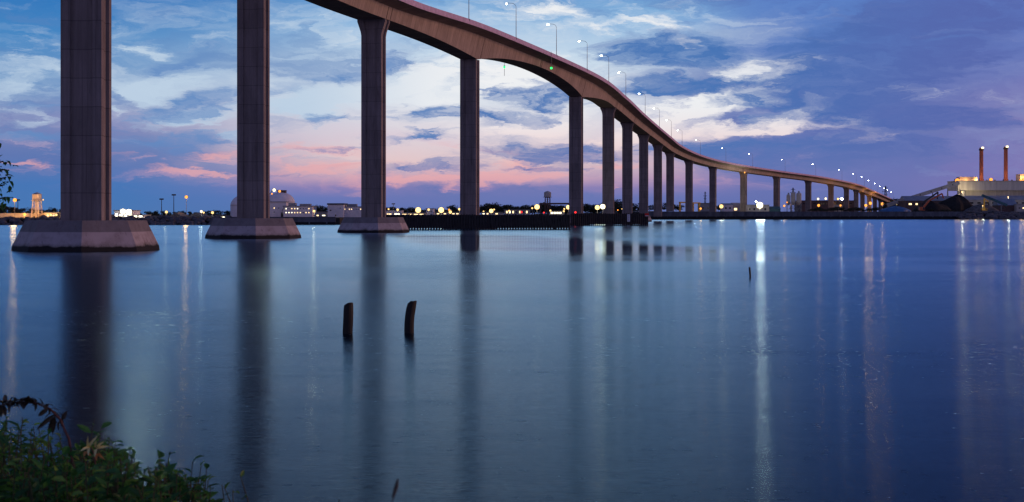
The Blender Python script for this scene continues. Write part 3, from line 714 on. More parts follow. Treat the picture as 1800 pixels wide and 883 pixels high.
# ------------------------------------------------------------------ buildings of the far shore
def house(lab, x0, x1, yt, d, dep, wall, roof, style='flat', wins=(), name='building', cat='building', zb=None, over=.3, rh=None, door=None):
    xm = .5*(x0+x1); zb = (LANDR if (X(xm, d) > 92 and d > 1000) else LANDL) if zb is None else zb
    W = (x1-x0)*d/F; H = Z(yt, d)-zb
    t = thing(name, lab, cat, (X(xm, d), d, zb))
    rh = rh or (.28*W if style == 'gable' else .35)
    hw = H-(rh if style != 'none' else 0)
    m = MB(); m.box(-W/2, W/2, 0, dep, 0, hw); m.build('wall', wall, t)
    if style == 'flat':
        m = MB(); m.box(-W/2-over, W/2+over, -over, dep+over, hw+.003, H); m.build('roof', roof, t)
    elif style in ('gable', 'long'):
        m = MB(); o = over
        if style == 'gable':        # gable end faces the river
            m.loft([[(-W/2-o, -o, hw), (W/2+o, -o, hw), (0, -o, H)], [(-W/2-o, dep+o, hw), (W/2+o, dep+o, hw), (0, dep+o, H)]])
        else:
            m.loft([[(-W/2-o, -o, hw), (-W/2-o, dep+o, hw), (-W/2-o, dep/2, H)], [(W/2+o, -o, hw), (W/2+o, dep+o, hw), (W/2+o, dep/2, H)]])
        m.build('roof', roof, t)
    for (wx, wy, ww, wh_, lit) in wins:
        px, pz = X(wx, d)-X(xm, d), Z(wy, d)-zb; ww *= d/F; wh_ *= d/F
        m = MB(); m.box(px-ww/2, px+ww/2, -.06, -.004, pz-wh_/2, pz+wh_/2)
        m.build('window', {0: M_GLASS, 1: M_LITW, 2: M_LITC}[lit], t)
    if door:
        px = X(door, d)-X(xm, d); m = MB(); m.box(px-.6, px+.6, -.05, -.004, .02, 2.1); m.build('door', M_DARKM, t)
    HT[t.name] = H
    return t
HT = {}
house('low flat house with two warm lamps, half behind the first pier', 79, 106, 373, 558, 9, M_CREAM, M_SLATE, wins=[(84, 379, 3, 2.2, 1), (94, 379, 3, 2.2, 1)], name='house', cat='house', door=103)
house('white warehouse flooded with light right of the first pier', 201, 232, 369.5, 548, 12, M_WHITE, M_GREY, wins=[(205, 378, 4, 5, 2), (212, 379, 4, 4, 2), (221, 379, 4, 4, 2), (229, 378, 4, 5, 2)], name='warehouse')
house('low lit canopy right of the white floodlit warehouse', 233, 253, 377.5, 550, 10, M_WHITE, M_GREY, wins=[(238, 380.5, 6, 2.5, 2), (247, 380.5, 6, 2.5, 2)], name='canopy_shed')
house('pale gabled house left of the tall orange mast', 298, 319, 373.5, 570, 12, M_CREAM, M_SLATE, 'gable', [(304, 380, 2, 1.6, 1), (313, 380, 2, 1.6, 0)], 'house', 'house', rh=1.7, door=309)
house('wide brown gabled house under the tall orange mast', 328, 357, 374, 572, 14, M_BROWN, M_SLATE, 'gable', [(336, 380.5, 3, 1.8, 1), (350, 380.5, 3, 1.8, 1)], 'house', 'house', rh=1.7, door=343)
house('tiny yellow lit kiosk left of the storage dome', 385, 396, 379.5, 575, 4, M_CREAM, M_SLATE, wins=[(388, 382, 3.5, 1.8, 2), (393, 382, 3.5, 1.8, 2)], name='kiosk', cat='kiosk')
house('plain white tower block touching the second pier', 474, 503, 354.5, 640, 14, M_WHITE, M_GREY, wins=[(482, 366, 1.4, 1.8, 1), (490, 366, 1.4, 1.8, 0), (482, 373, 1.4, 1.8, 0)], name='terminal_building', door=496)
wn = [(x, y, 1.5, 1.7, (2 if random.random() < .3 else (1 if random.random() < .55 else 0))) for y in (367, 374) for x in range(503, 548, 5)]
tb = house('white terminal block with two rows of small lit windows', 498, 549, 362, 632, 14, M_WHITE, M_GREY, wins=wn, name='terminal_building')
m = MB(); m.box(-4.6, -1.5, 3, 7, HT[tb.name]+.004, HT[tb.name]+1.3); m.box(.2, 5.0, 4, 8, HT[tb.name]+.004, HT[tb.name]+.9); m.build('rooftop_unit', M_GREY, tb)
m = MB(); m.tube([(-7, -.3, 1.2), (-6.8, -.3, 3.4), (-6.2, -.3, 3.9), (-6.2, -.3, 4.9)], .16, 6); m.build('pipe', M_STEEL, tb)
hb = house('white block with dark curved roof left of the third pier', 576, 604, 357.5, 640, 14, M_WHITE, M_SLATE, wins=[(581, 370, 3, 2, 0), (590, 379, 2, 3, 0), (598, 366, 1.3, 1.5, 0)], name='terminal_building', rh=.7)
hb2 = house('white annex with small windows partly behind the third pier', 603.5, 640, 363, 644, 12, M_WHITE, M_GREY, wins=[(x, 368, 1.3, 1.5, random.choice((0, 0, 1))) for x in range(606, 636, 4)], name='terminal_annex')
m = MB(); m.box(-3.5, 1.0, 3, 7, HT[hb2.name]+.004, HT[hb2.name]+1.1); m.build('rooftop_unit', M_GREY, hb2)
house('faint lit shed between terminal blocks, behind the warm lamp', 553, 576, 371, 660, 10, M_CREAM, M_SLATE, wins=[(558, 379, 4, 2, 1), (569, 379, 5, 1.6, 2)], name='shed', cat='shed')
# storage domes
def dome(lab, x, ytop, rpx, d, yspring):
    t = thing('storage_dome', lab, 'dome', (X(x, d), d, LANDL)); r = rpx*d/F; zs = Z(yspring, d)-LANDL; zt = Z(ytop, d)-LANDL
    m = MB(); m.lathe([(r, 0), (r, zs)], 40); m.build('drum_wall', M_WHITE, t)
    m = MB(); m.lathe([(r*math.cos(a), zs+.004+(zt-zs)*math.sin(a)) for a in [R(k*7.5) for k in range(12)]]+[(.3, zt+.01)], 40); m.build('shell', M_WHITE, t, True)
    return t
dome('white storage dome peeking out left of the second pier', 438, 340, 32.5, 655, 362)
dm2 = dome('white storage dome with lit gantry on top, right of the second pier', 493, 338, 25, 650, 356)
m = MB(); zt = Z(338, 650)-LANDL; m.box(-1.2, 2.6, -1.4, 1.4, zt-.35, zt+.75); m.build('gantry_house', M_BROWN, dm2)
m = MB(); zt = Z(338, 650)-LANDL
m.beam((-5.5, -1.2, zt-2.2), (-3.4, -1.2, zt+.9), .35); m.beam((-3.8, -1.2, zt+.9), (3.2, -1.2, zt+.8), .22); m.build('conveyor_frame', M_CREAM, dm2)
# behind the fenders
house('long pale shed just right of the third pier', 678, 706, 369.5, 780, 14, M_WHITE, M_BLUER, wins=[(684, 376.5, 8, 1.6, 1), (698, 376.5, 9, 1.6, 2)], name='shed', cat='shed')
house('long low lit loading shed behind the left brilliant floodlight', 706, 748, 374, 745, 12, M_CREAM, M_GREY, wins=[(x, 377, 7, 1.4, 1) for x in (711, 721, 731, 741)], name='shed', cat='shed')
house('white tank shed between the two brilliant floodlights', 749, 762, 366.5, 790, 12, M_WHITE, M_GREY, wins=[(752, 372, 2, 2, 0), (758, 372, 2, 2, 0)], name='shed', cat='shed')
house('low grey shed left of the fourth pier', 764, 812, 372.5, 780, 14, M_GREY, M_SLATE, wins=[(x, 376, 4, 1.6, 1) for x in (770, 782, 797, 804)], name='shed', cat='shed')
house('low yard shed at the right side of the fourth pier', 846, 884, 372.5, 800, 12, M_GREY, M_SLATE, wins=[(850, 376, 3, 2, 2), (857, 376, 3, 2, 1), (873, 376, 4, 2, 1)], name='shed', cat='shed')
house('flat building with a row of lit bays left of the pale water tower', 886, 932, 368, 840, 12, M_GREY, M_SLATE, wins=[(x, 373, 2.6, 4, k) for x, k in ((891, 1), (896, 2), (902, 1), (908, 0), (914, 1), (920, 0), (926, 1))], name='building')
house('lit cream wall building between water tower legs and fifth pier', 966, 990, 370.5, 860, 10, M_CREAM, M_SLATE, wins=[(x, 374.5, 3.4, 3, 2) for x in (970, 975, 980, 985)], name='building')
# right shore
house('low grey barrel roofed tent among the slender piers', 1116, 1157, 371, 1030, 16, M_GREY, M_GREY, 'long', [(1125, 373.2, 3, 1, 0), (1140, 373.2, 3, 1, 0)], 'storage_tent', 'tent', rh=.9)
house('grey corrugated shed right of the yellow gantry', 1231, 1252, 357, 1130, 16, M_GREY, M_SLATE, wins=[(1236, 366, 3, 3, 0), (1245, 366, 3, 3, 0)], name='shed', cat='shed')
house('white shed with blue grey roof beside the orange floodlight', 1271, 1288.5, 357.5, 1120, 16, M_WHITE, M_BLUER, 'long', [(1276, 366, 3, 3, 0), (1283, 366, 3, 3, 0)], 'shed', 'shed', rh=1.2)
house('open barn with a bright roof edge left of the thirteenth pier', 1288.5, 1302, 356.5, 1140, 16, M_CREAM, M_CREAM, 'long', [(1293, 368, 5, 4, 1)], 'barn', 'barn', rh=1.6)
house('pale green shed lit by the brightest floodlight', 1312, 1352, 360, 1060, 16, M_CREAM, M_GREY, wins=[(1318, 368, 3, 4, 0), (1326, 368, 3, 4, 0), (1345, 368, 3, 4, 0)], name='shed', cat='shed')
house('dark teal covered stack right of the brightest floodlight', 1352, 1372, 363, 1066, 10, M_TEAL, M_TEAL, 'long', [], 'covered_stack', 'stack', rh=2.2)
lb = house('long brown shed with a row of lamps on its roof', 1408, 1506, 352.5, 1400, 30, M_BROWN, M_SLATE, wins=[(x, 358, 5, 2, 0) for x in range(1414, 1504, 9)], name='long_shed', cat='shed', zb=LANDR)
house('pale low store in front of the long brown shed', 1464, 1482, 360, 1300, 12, M_CREAM, M_GREY, wins=[(1469, 365, 3, 2, 0)], name='store', cat='shed', zb=LANDR)
# silo plant
t = thing('silo_plant', 'silo plant of three tall grey silos on a steel frame', 'silo plant', (X(1395, 1090), 1090, LANDR))
k_ = 1090/F
for cx_, y0, w_ in ((-9, 342, 7), (-.5, 338, 8), (9.2, 339, 9)):
    zt = Z(y0, 1090)-LANDR; zc = Z(356, 1090)-LANDR
    m = MB(); r_ = w_/2*k_; m.lathe([(r_*.3, zc-2.2), (r_, zc), (r_, zt-.8), (r_*.55, zt), (r_*.3, zt+.1)], 20, (cx_*k_, 0)); si = m.build('silo', M_CREAM, t)
    m = MB(); m.box(cx_*k_-.5, cx_*k_+.5, -.5, .5, zt+.1, zt+1.3); m.build('filter_cap', M_GREY, si)
m = MB()
for cx_ in (-12, -5, -4, 3, 5, 13):
    for y_ in (-2.2, 2.2): m.beam((cx_*k_, y_, 0), (cx_*k_, y_, Z(356, 1090)-LANDR), .28)
for zz in (2.5, 5.5): m.beam((-12*k_, -2.2, zz), (13*k_, -2.2, zz), .25)
for cx_ in (-12, -4, 5): m.beam((cx_*k_, -2.2, 0), ((cx_+7.5)*k_, -2.2, 5.5), .14)
m.build('steel_frame', M_STEEL, t)
# yellow gantries
def gantry(lab, x0, x1, yt, d, m_, beam=.9, name='gantry_frame'):
    zb = LANDR if X(x0, d) > 92 else LANDL; H = Z(yt, d)-zb; W = (x1-x0)*d/F
    t = thing(name, lab, 'gantry', (X(.5*(x0+x1), d), d, zb))
    for sx in (-1, 1):
        m = MB(); m.beam((sx*W/2, 0, 0), (sx*W/2, 0, H), beam*.8); m.beam((sx*W/2, 6, 0), (sx*W/2, 6, H), beam*.8); m.beam((sx*W/2, 0, H*.5), (sx*W/2, 6, H*.5), .3); m.build('leg', m_, t)
    m = MB(); m.beam((-W/2-.5, 0, H), (W/2+.5, 0, H), beam); m.beam((-W/2-.5, 6, H), (W/2+.5, 6, H), beam); m.build('cross_beam', m_, t)
    return t
gantry('yellow gantry frame half hidden by a slender pier', 1196, 1214, 356, 1090, M_YELLOW)
gantry('yellow gantry frame with the orange lamp at its foot', 1219, 1230, 357, 1092, M_YELLOW)
gantry('brown pipe gantry behind the pale water tower', 950, 1000, 358.2, 880, M_BROWN, 1.0, 'pipe_gantry')
# water towers
def water_tower(lab, x, y0, y1, yb, wpx, d, tankm, legm, zb=LANDL, flare=1.25):
    t = thing('water_tower', lab, 'water tower', (X(x, d), d, zb)); r = wpx/2*d/F; z0, z1 = Z(y1, d)-zb, Z(y0, d)-zb
    m = MB(); m.lathe([(r*.2, z0-.4), (r, z0), (r, z1-.15*r), (r*.5, z1+.12*r), (.1, z1+.28*r)], 24); tk = m.build('tank', tankm, t)
    m = MB(); m.lathe([(r*1.25, z0-.05), (r*1.28, z0+.05), (r*1.28, z0+.15), (r*1.02, z0+.15)], 24); m.build('balcony', legm, tk)
    lw = max(.16, r*.09)
    for k in range(4):
        a = R(35+90*k); p0 = Vector((r*flare*math.cos(a), r*flare*math.sin(a), 0)); p1 = Vector((r*.92*math.cos(a), r*.92*math.sin(a), z0))
        m = MB(); m.beam(p0, p1, lw*1.6); m.build('leg', legm, t)
    m = MB()
    for k in range(4):
        a, b2 = R(35+90*k), R(125+90*k)
        for f0, f1 in ((.02, .35), (.35, .68), (.68, .98)):
            def q(an, f): rr = r*(flare+(.92-flare)*f); return (rr*math.cos(an), rr*math.sin(an), z0*f)
            m.beam(q(a, f1), q(b2, f1), lw*.8); m.beam(q(a, f0), q(b2, f1), lw*.5); m.beam(q(b2, f0), q(a, f1), lw*.5)
    m.build('bracing', legm, t)
    m = MB(); m.tube([(0, 0, 0), (0, 0, z0)], r*.14, 8); m.build('riser_pipe', legm, t)
    return t
water_tower('water tower glowing orange on splayed legs at far left', 65, 340.5, 353, 385, 16, 560, M_CREAM, M_CREAM)
for sx in (-1, 1):
    ld = bpy.data.lights.new('lamp_glow', 'POINT'); ld.energy = 1500; ld.color = (1, .42, .1); ld.shadow_soft_size = .3
t = thing('ground_floodlight', 'low orange floodlight at the foot of the glowing water tower', 'lamp', (X(60, 551), 551, LANDL))
m = MB(); m.box(-.3, .3, -.2, .2, 0, .5); m.build('housing', M_DARKM, t)
m = MB(); m.box(-.26, .26, .204, .23, .1, .46); m.build('lens', lampmat('O', 40), t)
lo = bpy.data.objects.new('lamp_glow', ld); S.collection.objects.link(lo); lo.parent = t; lo.location = (0, 1, 1); ld.energy = 4500
water_tower('pale square looking water tower behind the brown gantry', 962.5, 337.5, 347, 376, 12.5, 900, M_CREAM, M_BROWN, flare=1.0)
# unlit masts and pylons
def mast(lab, x, yt, d):
    zb = LANDL; t = thing('yard_mast', lab, 'mast', (X(x, d), d, zb), 0); H = Z(yt, d)-zb
    m = MB(); m.tube([(0, 0, 0), (0, 0, H)], [.2, .12], 7); m.build('pole', M_DARKM, t)
    m = MB(); m.box(-.9, .9, -.2, .2, H-.5, H+.1); m.build('lamp_crossbar', M_DARKM, t)
mast('shorter unlit dark mast between the first two piers', 284, 349.5, 620)
mast('taller unlit dark mast between the first two piers', 305.5, 342, 620)
mast('thin dark mast beside the orange sodium mast at far left', 31.5, 351, 640)
mast('thin dark pole close right of the third pier', 691.5, 358, 760)
def pylon(lab, x, yt, d, wpx):
    zb = LANDR; H = Z(yt, d)-zb; w_ = wpx*d/F; t = thing('power_pylon', lab, 'pylon', (X(x, d), d, zb), 0, 'power line pylons')
    m = MB(); bw, tw = w_*.32, w_*.05; N = 7
    def q(sx, sy, f): r = bw+(tw-bw)*min(1, f/.8); return (sx*r, sy*r, H*f)
    for sx in (-1, 1):
        for sy in (-1, 1): m.beam(q(sx, sy, 0), q(sx, sy, 1), .3)
    for k in range(N):
        f0, f1 = k/N, (k+1)/N
        for sy in (-1, 1): m.beam(q(-1, sy, f0), q(1, sy, f1), .18); m.beam(q(1, sy, f0), q(-1, sy, f1), .18)
    m.build('lattice_tower', M_DARKM, t)
    for f, a in ((.66, .75), (.79, 1.0), (.92, .7)):
        m = MB(); m.beam((-w_*a/2, 0, H*f), (w_*a/2, 0, H*f), .35); m.beam((-w_*a/2, 0, H*f), (0, 0, H*f+1.6), .2); m.beam((w_*a/2, 0, H*f), (0, 0, H*f+1.6), .2); m.build('crossarm', M_DARKM, t)
    return t
pylon('faint power pylon right of the yellow gantry', 1239.5, 337, 1900, 7)
pylon('power pylon rising behind the silo plant', 1394, 330, 1700, 11)
pylon('power pylon standing beyond the far end of the bridge', 1556.5, 327, 1800, 12)
# bulkhead, quay and fence
def wall_thing(name, lab, cat, A, B, z0, z1, zm, capm, lowm, nb=0):
    A, B = Vector(A), Vector(B); Ln = (B-A).length; t = thing(name, lab, cat, (A.x, A.y, 0), math.atan2(B.y-A.y, B.x-A.x))
    m = MB(); m.box(0, Ln, -.5, .2, zm, z1); m.build('wall', capm, t)
    m = MB(); m.box(0, Ln, -.42, .2, z0, zm-.004); m.build('wet_base', lowm, t)
    m = MB(); m.box(0, Ln, -.62, .3, z1+.004, z1+.3); m.build('coping', capm, t)
    for k in range(nb):
        x = Ln*(k+.5)/nb; m = MB(); m.box(x-.25, x+.25, -.8, -.504, zm-.6, z1-.2); m.build('buttress', capm, t)
    return t
wall_thing('bulkhead', 'long dark concrete bulkhead along the right shore', 'seawall', (92, 1000.5, 0), (331, 1040.5, 0), -1, 5.3, 2.1, M_BULK, M_WET, 34)
wall_thing('quay_wall', 'low dark quay wall below the white terminal blocks', 'quay', (X(405, 507), 507, 0), (X(590, 509), 509, 0), -1, 2.5, .9, M_BULK, M_WET, 6)
t = thing('fence', 'low board fence lit orange along the far left shore', 'fence', (X(-20, 562), 562, LANDL))
m = MB(); Wf = 128*562/F; m.box(0, Wf, 0, .06, .05, 1.7); m.build('board_panel', M_CREAM, t)
for k in range(14):
    m = MB(); x = Wf*k/13; m.box(x-.08, x+.08, -.083, -.003, 0, 1.85); m.build('post', M_CREAM, t)
# rocks
def rocks(name, x0, x1, d0, d1, n, z0, z1, sz):
    m = MB(); rnd = random.Random(n)
    for _ in range(n):
        u = rnd.random(); v = rnd.random(); d = d0+(d1-d0)*v; x = X(x0+(x1-x0)*u, d); z = z0+(z1-z0)*v; s = sz*rnd.uniform(.5, 1.3)
        i = len(m.v); rg = []
        for k, (f, zz) in enumerate(((.6, -.5), (1, -.1), (.85, .35), (.35, .6))):
            rg.append([(x+s*f*rnd.uniform(.75, 1.2)*math.cos(a), d+s*f*rnd.uniform(.75, 1.2)*math.sin(a), z+s*zz) for a in [R(60*j+rnd.uniform(-15, 15)) for j in range(6)]])
        m.loft(rg)
    return tag(m.build(name, M_ROCK), None, None, kind='stuff')
rocks('riprap', -60, 420, 497, 511, 420, -.2, 2.4, 1.3)
rocks('riprap', 1684, 1900, 1028, 1046, 300, 0, 5.0, 2.2)
# plant on the right
Dp = 1200
t = thing('power_plant', 'long pale concrete plant building with overhanging upper storey', 'plant building', (X(1790, Dp), Dp, LANDR)); kp = Dp/F
def pz(y): return Z(y, Dp)-LANDR
m = MB(); m.box(-108*kp, 110*kp, -3, 26, pz(335), pz(319)); m.build('upper_storey', M_PLANT, t)
m = MB(); m.box(-108*kp-.3, 110*kp, -3.3, 26, pz(319)+.004, pz(318)); m.build('parapet', M_GREY, t)
m = MB(); m.box(-92*kp, 110*kp, 2, 24, 0, pz(335)-.004); m.build('lower_storey', M_PLANT, t)
for x in (-106, -97):
    m = MB(); m.box(x*kp-.8, x*kp+.8, -2, -.4, 0, pz(335)-.004); m.build('pillar', M_PLANT, t)
for x in (1701, 1720, 1738, 1752, 1767, 1782, 1796):
    m = MB(); xx = (x-1790)*kp; m.box(xx-.5, xx+.5, 4, 5, pz(318)+.01, pz(316)); m.build('roof_vent', M_DARKM, t)
m = MB(); m.box(-101*kp, -71*kp, 2, 12, pz(318)+.01, pz(311)); rh_ = m.build('rooftop_house', M_CREAM, t)
m = MB(); m.box(6*kp, 20*kp, 4, 14, pz(318)+.01, pz(306)); m.build('rooftop_house', M_CREAM, t)
def chimney(lab, x, y0, d=1214):
    zb = Z(318, d); t = thing('chimney', lab, 'chimney', (X(x, d), d, zb), 0, 'plant chimneys'); H = Z(y0, d)-zb; r = 3.3*d/F
    m = MB(); m.lathe([(r*1.35, 0), (r*1.35, 1.4), (r*1.05, 1.45), (r, H-2), (r, H)], 20); m.build('stack', M_BRICK, t)
    m = MB(); m.lathe([(r*1.25, H-2.3), (r*1.28, H-2.2), (r*1.28, H-1.2), (r*1.02, H-1.2)], 20); m.build('platform', M_DARKM, t)
    m = MB(); m.lathe([(.1, H-.9), (1.1, H-.7), (1.1, H+.5), (.1, H+.7)], 10); m.v = [(a+r*.3, b_-r*1.3, c) for a, b_, c in m.v]; m.build('beacon', lampmat('W', 30), t)
    ld = bpy.data.lights.new('lamp_glow', 'POINT'); ld.energy = 900; ld.color = (1, .5, .2); lo = bpy.data.objects.new('lamp_glow', ld); S.collection.objects.link(lo); lo.parent = t; lo.location = (-3, -7, 3)
chimney('left red brown plant chimney with white beacon', 1725, 260)
chimney('right red brown plant chimney, slightly taller, with white beacon', 1768, 258)
for x, y, r_, lab in ((1683, 318, 2.2, 'brightest orange lamp at the head of the long conveyor'), (1697, 318.5, 1.7, 'orange lamp on the plant roof below the lit rooftop house'), (1716, 317, 1.0, 'orange lamp beside the foot of the left chimney'),
                   (1690, 323.5, .9, 'lower orange lamp on the corner of the plant upper storey'), (1742, 316, 1.6, 'orange lamp on the plant roof between the chimneys'), (1794, 316.5, 1.0, 'orange lamp on the plant roof at the right edge of view'), (1799.5, 316, 1.0, 'last orange lamp cut by the right edge of view')):
    L(lab, x, y, 1203, 'O', r_, 60, zb=Z(y+3, 1203), name='roof_lamp', light=11000)
# conveyor
t = thing('conveyor', 'long covered conveyor sloping up to the plant roof', 'conveyor', (X(1560, 1190), 1190, LANDR))
kc = 1190/F
A = Vector((0, 0, Z(361, 1190)-LANDR)); B = Vector((126*kc, 0, Z(321.5, 1190)-LANDR))
m = MB(); m.beam(A, B, 3.2, 2.9); m.build('gallery', M_CREAM, t)
for f in (.2, .42, .63, .84):
    p = A.lerp(B, f); m = MB(); m.beam((p.x-1.2, 0, 0), (p.x, 0, p.z-1.6), .5); m.beam((p.x+1.2, 0, 0), (p.x, 0, p.z-1.6), .5); m.build('trestle', M_STEEL, t)
for f in (.15, .3, .45, .6, .75, .9):
    p = A.lerp(B, f); m = MB(); m.box(p.x-.5, p.x+.5, -1.66, -1.604, p.z-.3, p.z+.5); m.build('window', M_GLASS, t)
# sheds below the plant
house('long low shed with blue grey roof behind the coal heap', 1592, 1700, 344.5, 1165, 22, M_BROWN, M_BLUER, 'long', [(x, 359, 5, 3, 1 if x in (1600, 1612) else 0) for x in range(1600, 1690, 12)], 'shed', 'shed', rh=4.0)
house('long low shed with blue grey roof under the plant', 1700, 1830, 344, 1168, 22, M_GREY, M_BLUER, 'long', [(x, 357, 6, 3, 0) for x in range(1708, 1800, 13)], 'shed', 'shed', rh=3.6)
house('lean shed with sloping grey roof at far right', 1755, 1788, 350, 1120, 14, M_BROWN, M_BLUER, 'long', [(1763, 366, 4, 2, 0)], 'shed', 'shed', rh=5)
house('cream low office at the right edge of view', 1787, 1815, 359, 1115, 10, M_CREAM, M_GREY, wins=[(1792, 366, 3, 2, 0), (1799, 366, 3, 2, 1)], name='office', cat='building')
# heaps
def heap(name, lab, cat, x, d, wpx, ytop, m_, seed, group=None):
    zb = LANDR; H = Z(ytop, d)-zb; W = wpx/2*d/F; b_ = MB(); n = 26; rr = []
    for k in range(11):
        f = k/10; ring = []
        for j in range(n):
            a = 2*math.pi*j/n; q = 1+.22*mnoise.noise((math.cos(a)*1.6+seed, math.sin(a)*1.6, f*1.4))
            ring.append((W*(1-f**1.9)*q*math.cos(a)+W*.15*f*math.sin(seed), .6*W*(1-f**1.9)*q*math.sin(a), H*f*(1+.16*mnoise.noise((math.cos(a)*2, math.sin(a)*2+seed, f*3)))))
        rr.append(ring)
    b_.loft(rr); o = b_.build(name, m_, None); o.location = (X(x, d), d, zb-.1)
    return tag(o, lab, cat, group)
heap('coal_heap', 'tall black coal heap behind the bulkhead', 'coal heap', 1676, 1110, 78, 343, M_COAL, 1.2)
heap('coal_heap', 'lower black coal heap sloping down left of the tall one', 'coal heap', 1640, 1100, 70, 354, M_COAL, 4.1)
heap('scrap_heap', 'grey blue scrap heap right of the coal', 'scrap heap', 1724, 1095, 66, 358, M_ROCK, 2.7)
heap('tarp_heap', 'blue tarpaulin heap beside the row of orange lamps', 'covered heap', 1574, 1075, 58, 361.5, M_TARP, 3.3)
# material handlers and small cranes
def handler(lab, d, pts, m_, cabx, wpx=3.0):
    zb = LANDR; x0 = pts[0][0]; t = thing('excavator', lab, 'excavator', (X(x0, d), d, zb)); k = d/F
    P_ = [Vector(((x-x0)*k, 0, Z(y, d)-zb)) for x, y in pts]
    m = MB(); m.box(-2.2, 2.2, -1.6, 1.6, .1, 1.1); m.build('crawler_tracks', M_DARKM, t)
    m = MB(); m.box(-2.0+cabx, 2.0+cabx, -1.4, 1.4, 1.15, max(2.6, P_[0].z)); cb_ = m.build('body', m_, t)
    m = MB(); m.box(cabx+.4, cabx+1.9, -1.46, -1.404, 1.6, max(2.4, P_[0].z-.3)); m.build('window', M_GLASS, cb_)
    m = MB(); m.beam(P_[0], P_[1], 1.0, wpx*k*1.05); m.build('boom', m_, t)
    m = MB(); m.beam(P_[1], P_[2], .9, wpx*k*.85); m.build('stick', m_, t)
    if len(pts) > 3:
        m = MB(); m.beam(P_[2], P_[3], .8, wpx*k*.7); m.build('grab', M_DARKM if m_ is not M_ORANGE else m_, t)
handler('orange material handler with raised bent arm beside the coal', 1085, [(1624, 364), (1633, 353), (1656, 340.5), (1658.5, 349)], M_ORANGE, -1.5)
handler('black material handler arm behind the orange one', 1092, [(1622, 357), (1630, 351), (1649, 338), (1647.5, 350)], M_DARKM, -1.5)
handler('small yellow lit excavator right of the coal heap', 1080, [(1730, 366), (1730, 349), (1737, 355), (1738, 361)], M_YELLOW, 0, 2)
L('small work lamp lighting the yellow excavator', 1727.5, 362, 1070, 'Y', .5, 20, light=6000)
L('pale lamp under the overhang of the plant building', 1691, 338, 1190, 'Y', .7, 20, light=22000)
L('pale yard lamp added to light the plant walls at far right', 1772, 346.5, 1150, 'Y', .5, 20, light=16000)  # added lamp, put before the long shed to brighten the plant walls
t = thing('loading_conveyor', 'dark teal loading conveyor slanting down right of the coal', 'conveyor', (X(1726, 1090), 1090, LANDR))
kc = 1090/F; m = MB(); m.beam((0, 0, Z(343.5, 1090)-LANDR), (44*kc, 0, Z(361, 1090)-LANDR), 1.6, 1.8); m.build('belt_gallery', M_TEAL, t)
m = MB(); m.beam((14*kc, 0, 0), (14*kc, 0, Z(349, 1090)-LANDR), .5); m.beam((34*kc, 0, 0), (34*kc, 0, Z(357, 1090)-LANDR), .5); m.build('support_frame', M_STEEL, t)

# ------------------------------------------------------------------ far trees
def tree_proto(seed, wide):
    rnd = random.Random(seed); t = thing('tree', 'tree', 'tree', (0, -500, -80), 0)
    m = MB(); m.tube([(0, 0, 0), (.05, 0, .25), (0, .03, .55)], [.035, .026, .012], 6)
    for k in range(5):
        a = rnd.random()*6.28; m.tube([(0, 0, .22+.05*k), (.18*math.cos(a), .18*math.sin(a), .42+.07*k)], [.014, .004], 5)
    m.build('trunk', M_BARK, t)
    m = MB(); lobes = [(rnd.uniform(-.28, .28)*wide, rnd.uniform(-.25, .25), rnd.uniform(.32, .84), rnd.uniform(.12, .22)) for _ in range(13)]
    for lx, ly, lz, lr in lobes:
        for _ in range(70):
            v = Vector((rnd.gauss(0, 1), rnd.gauss(0, 1), rnd.gauss(0, 1))).normalized()*lr*rnd.uniform(.45, 1.1)
            c = Vector((lx+v.x*wide, ly+v.y, lz+v.z*.8)); s_ = rnd.uniform(.022, .05)
            u = Vector((rnd.gauss(0, 1), rnd.gauss(0, 1), rnd.gauss(0, 1))).normalized(); w_ = u.orthogonal().normalized(); q = u.cross(w_)
            m.quad(c-w_*s_, c-q*s_*.7, c+w_*s_, c+q*s_*.7)
    m.build('crown', M_FARL, t)
    return t
protos = [tree_proto(11+k, wd) for k, wd in enumerate((1.0, 1.35, .8, 1.6))]
used = set(); rnd = random.Random(5)
def tree(x, yt, d, lab, group, wide=1.0, zb=None):
    k = rnd.randrange(4); zb = (LANDR if (X(x, d) > 92 and d > 1000) else LANDL) if zb is None else zb
    h = (Z(yt, d)-zb)/.98; loc = (X(x, d), d, zb); s_ = h*rnd.uniform(.9, 1.15)*wide
    if k not in used:
        used.add(k); o = protos[k]; o.location = loc; o.rotation_euler = (0, 0, rnd.random()*6.28); o.scale = (s_, s_, h); o['label'] = lab; o['group'] = group
    else: dup(protos[k], loc, rnd.random()*6.28, lab, group, (s_, s_, h))
def row(x0, x1, n, yf, d0, d1, lab, group, wide=1.15, zb=None):
    for i in range(n):
        x = x0+(x1-x0)*(i+.5+rnd.uniform(-.35, .35))/n; tree(x, yf(x)+rnd.uniform(-2.2, 2.2), rnd.uniform(d0, d1), lab, group, wide, zb)
row(-8, 110, 13, lambda x: 366 if x > 30 else 361, 610, 690, 'dark tree in the far left tree line behind the orange lamps', 'trees behind the orange lit yard')
row(200, 300, 8, lambda x: 372.5, 640, 720, 'low dark tree behind the floodlit white warehouse', 'trees behind the white warehouse', 1.4)
row(262, 410, 15, lambda x: 371 if x < 350 else 369, 640, 740, 'dark tree in the line between the first two piers', 'trees between the first two piers', 1.3)
row(545, 640, 9, lambda x: 361 if x < 580 else 365, 720, 800, 'dark tree behind the white terminal blocks', 'trees behind the terminal blocks', 1.2)
row(672, 820, 16, lambda x: 364+3*math.sin(x*.06), 860, 960, 'dark tree behind the sheds between third and fourth piers', 'trees between third and fourth piers', 1.4)
row(843, 1005, 22, lambda x: 358+1.6*math.sin(x*.07), 960, 1060, 'dark tree on the low wooded rise behind the pale water tower', 'trees behind the pale water tower', 1.4, LANDL)
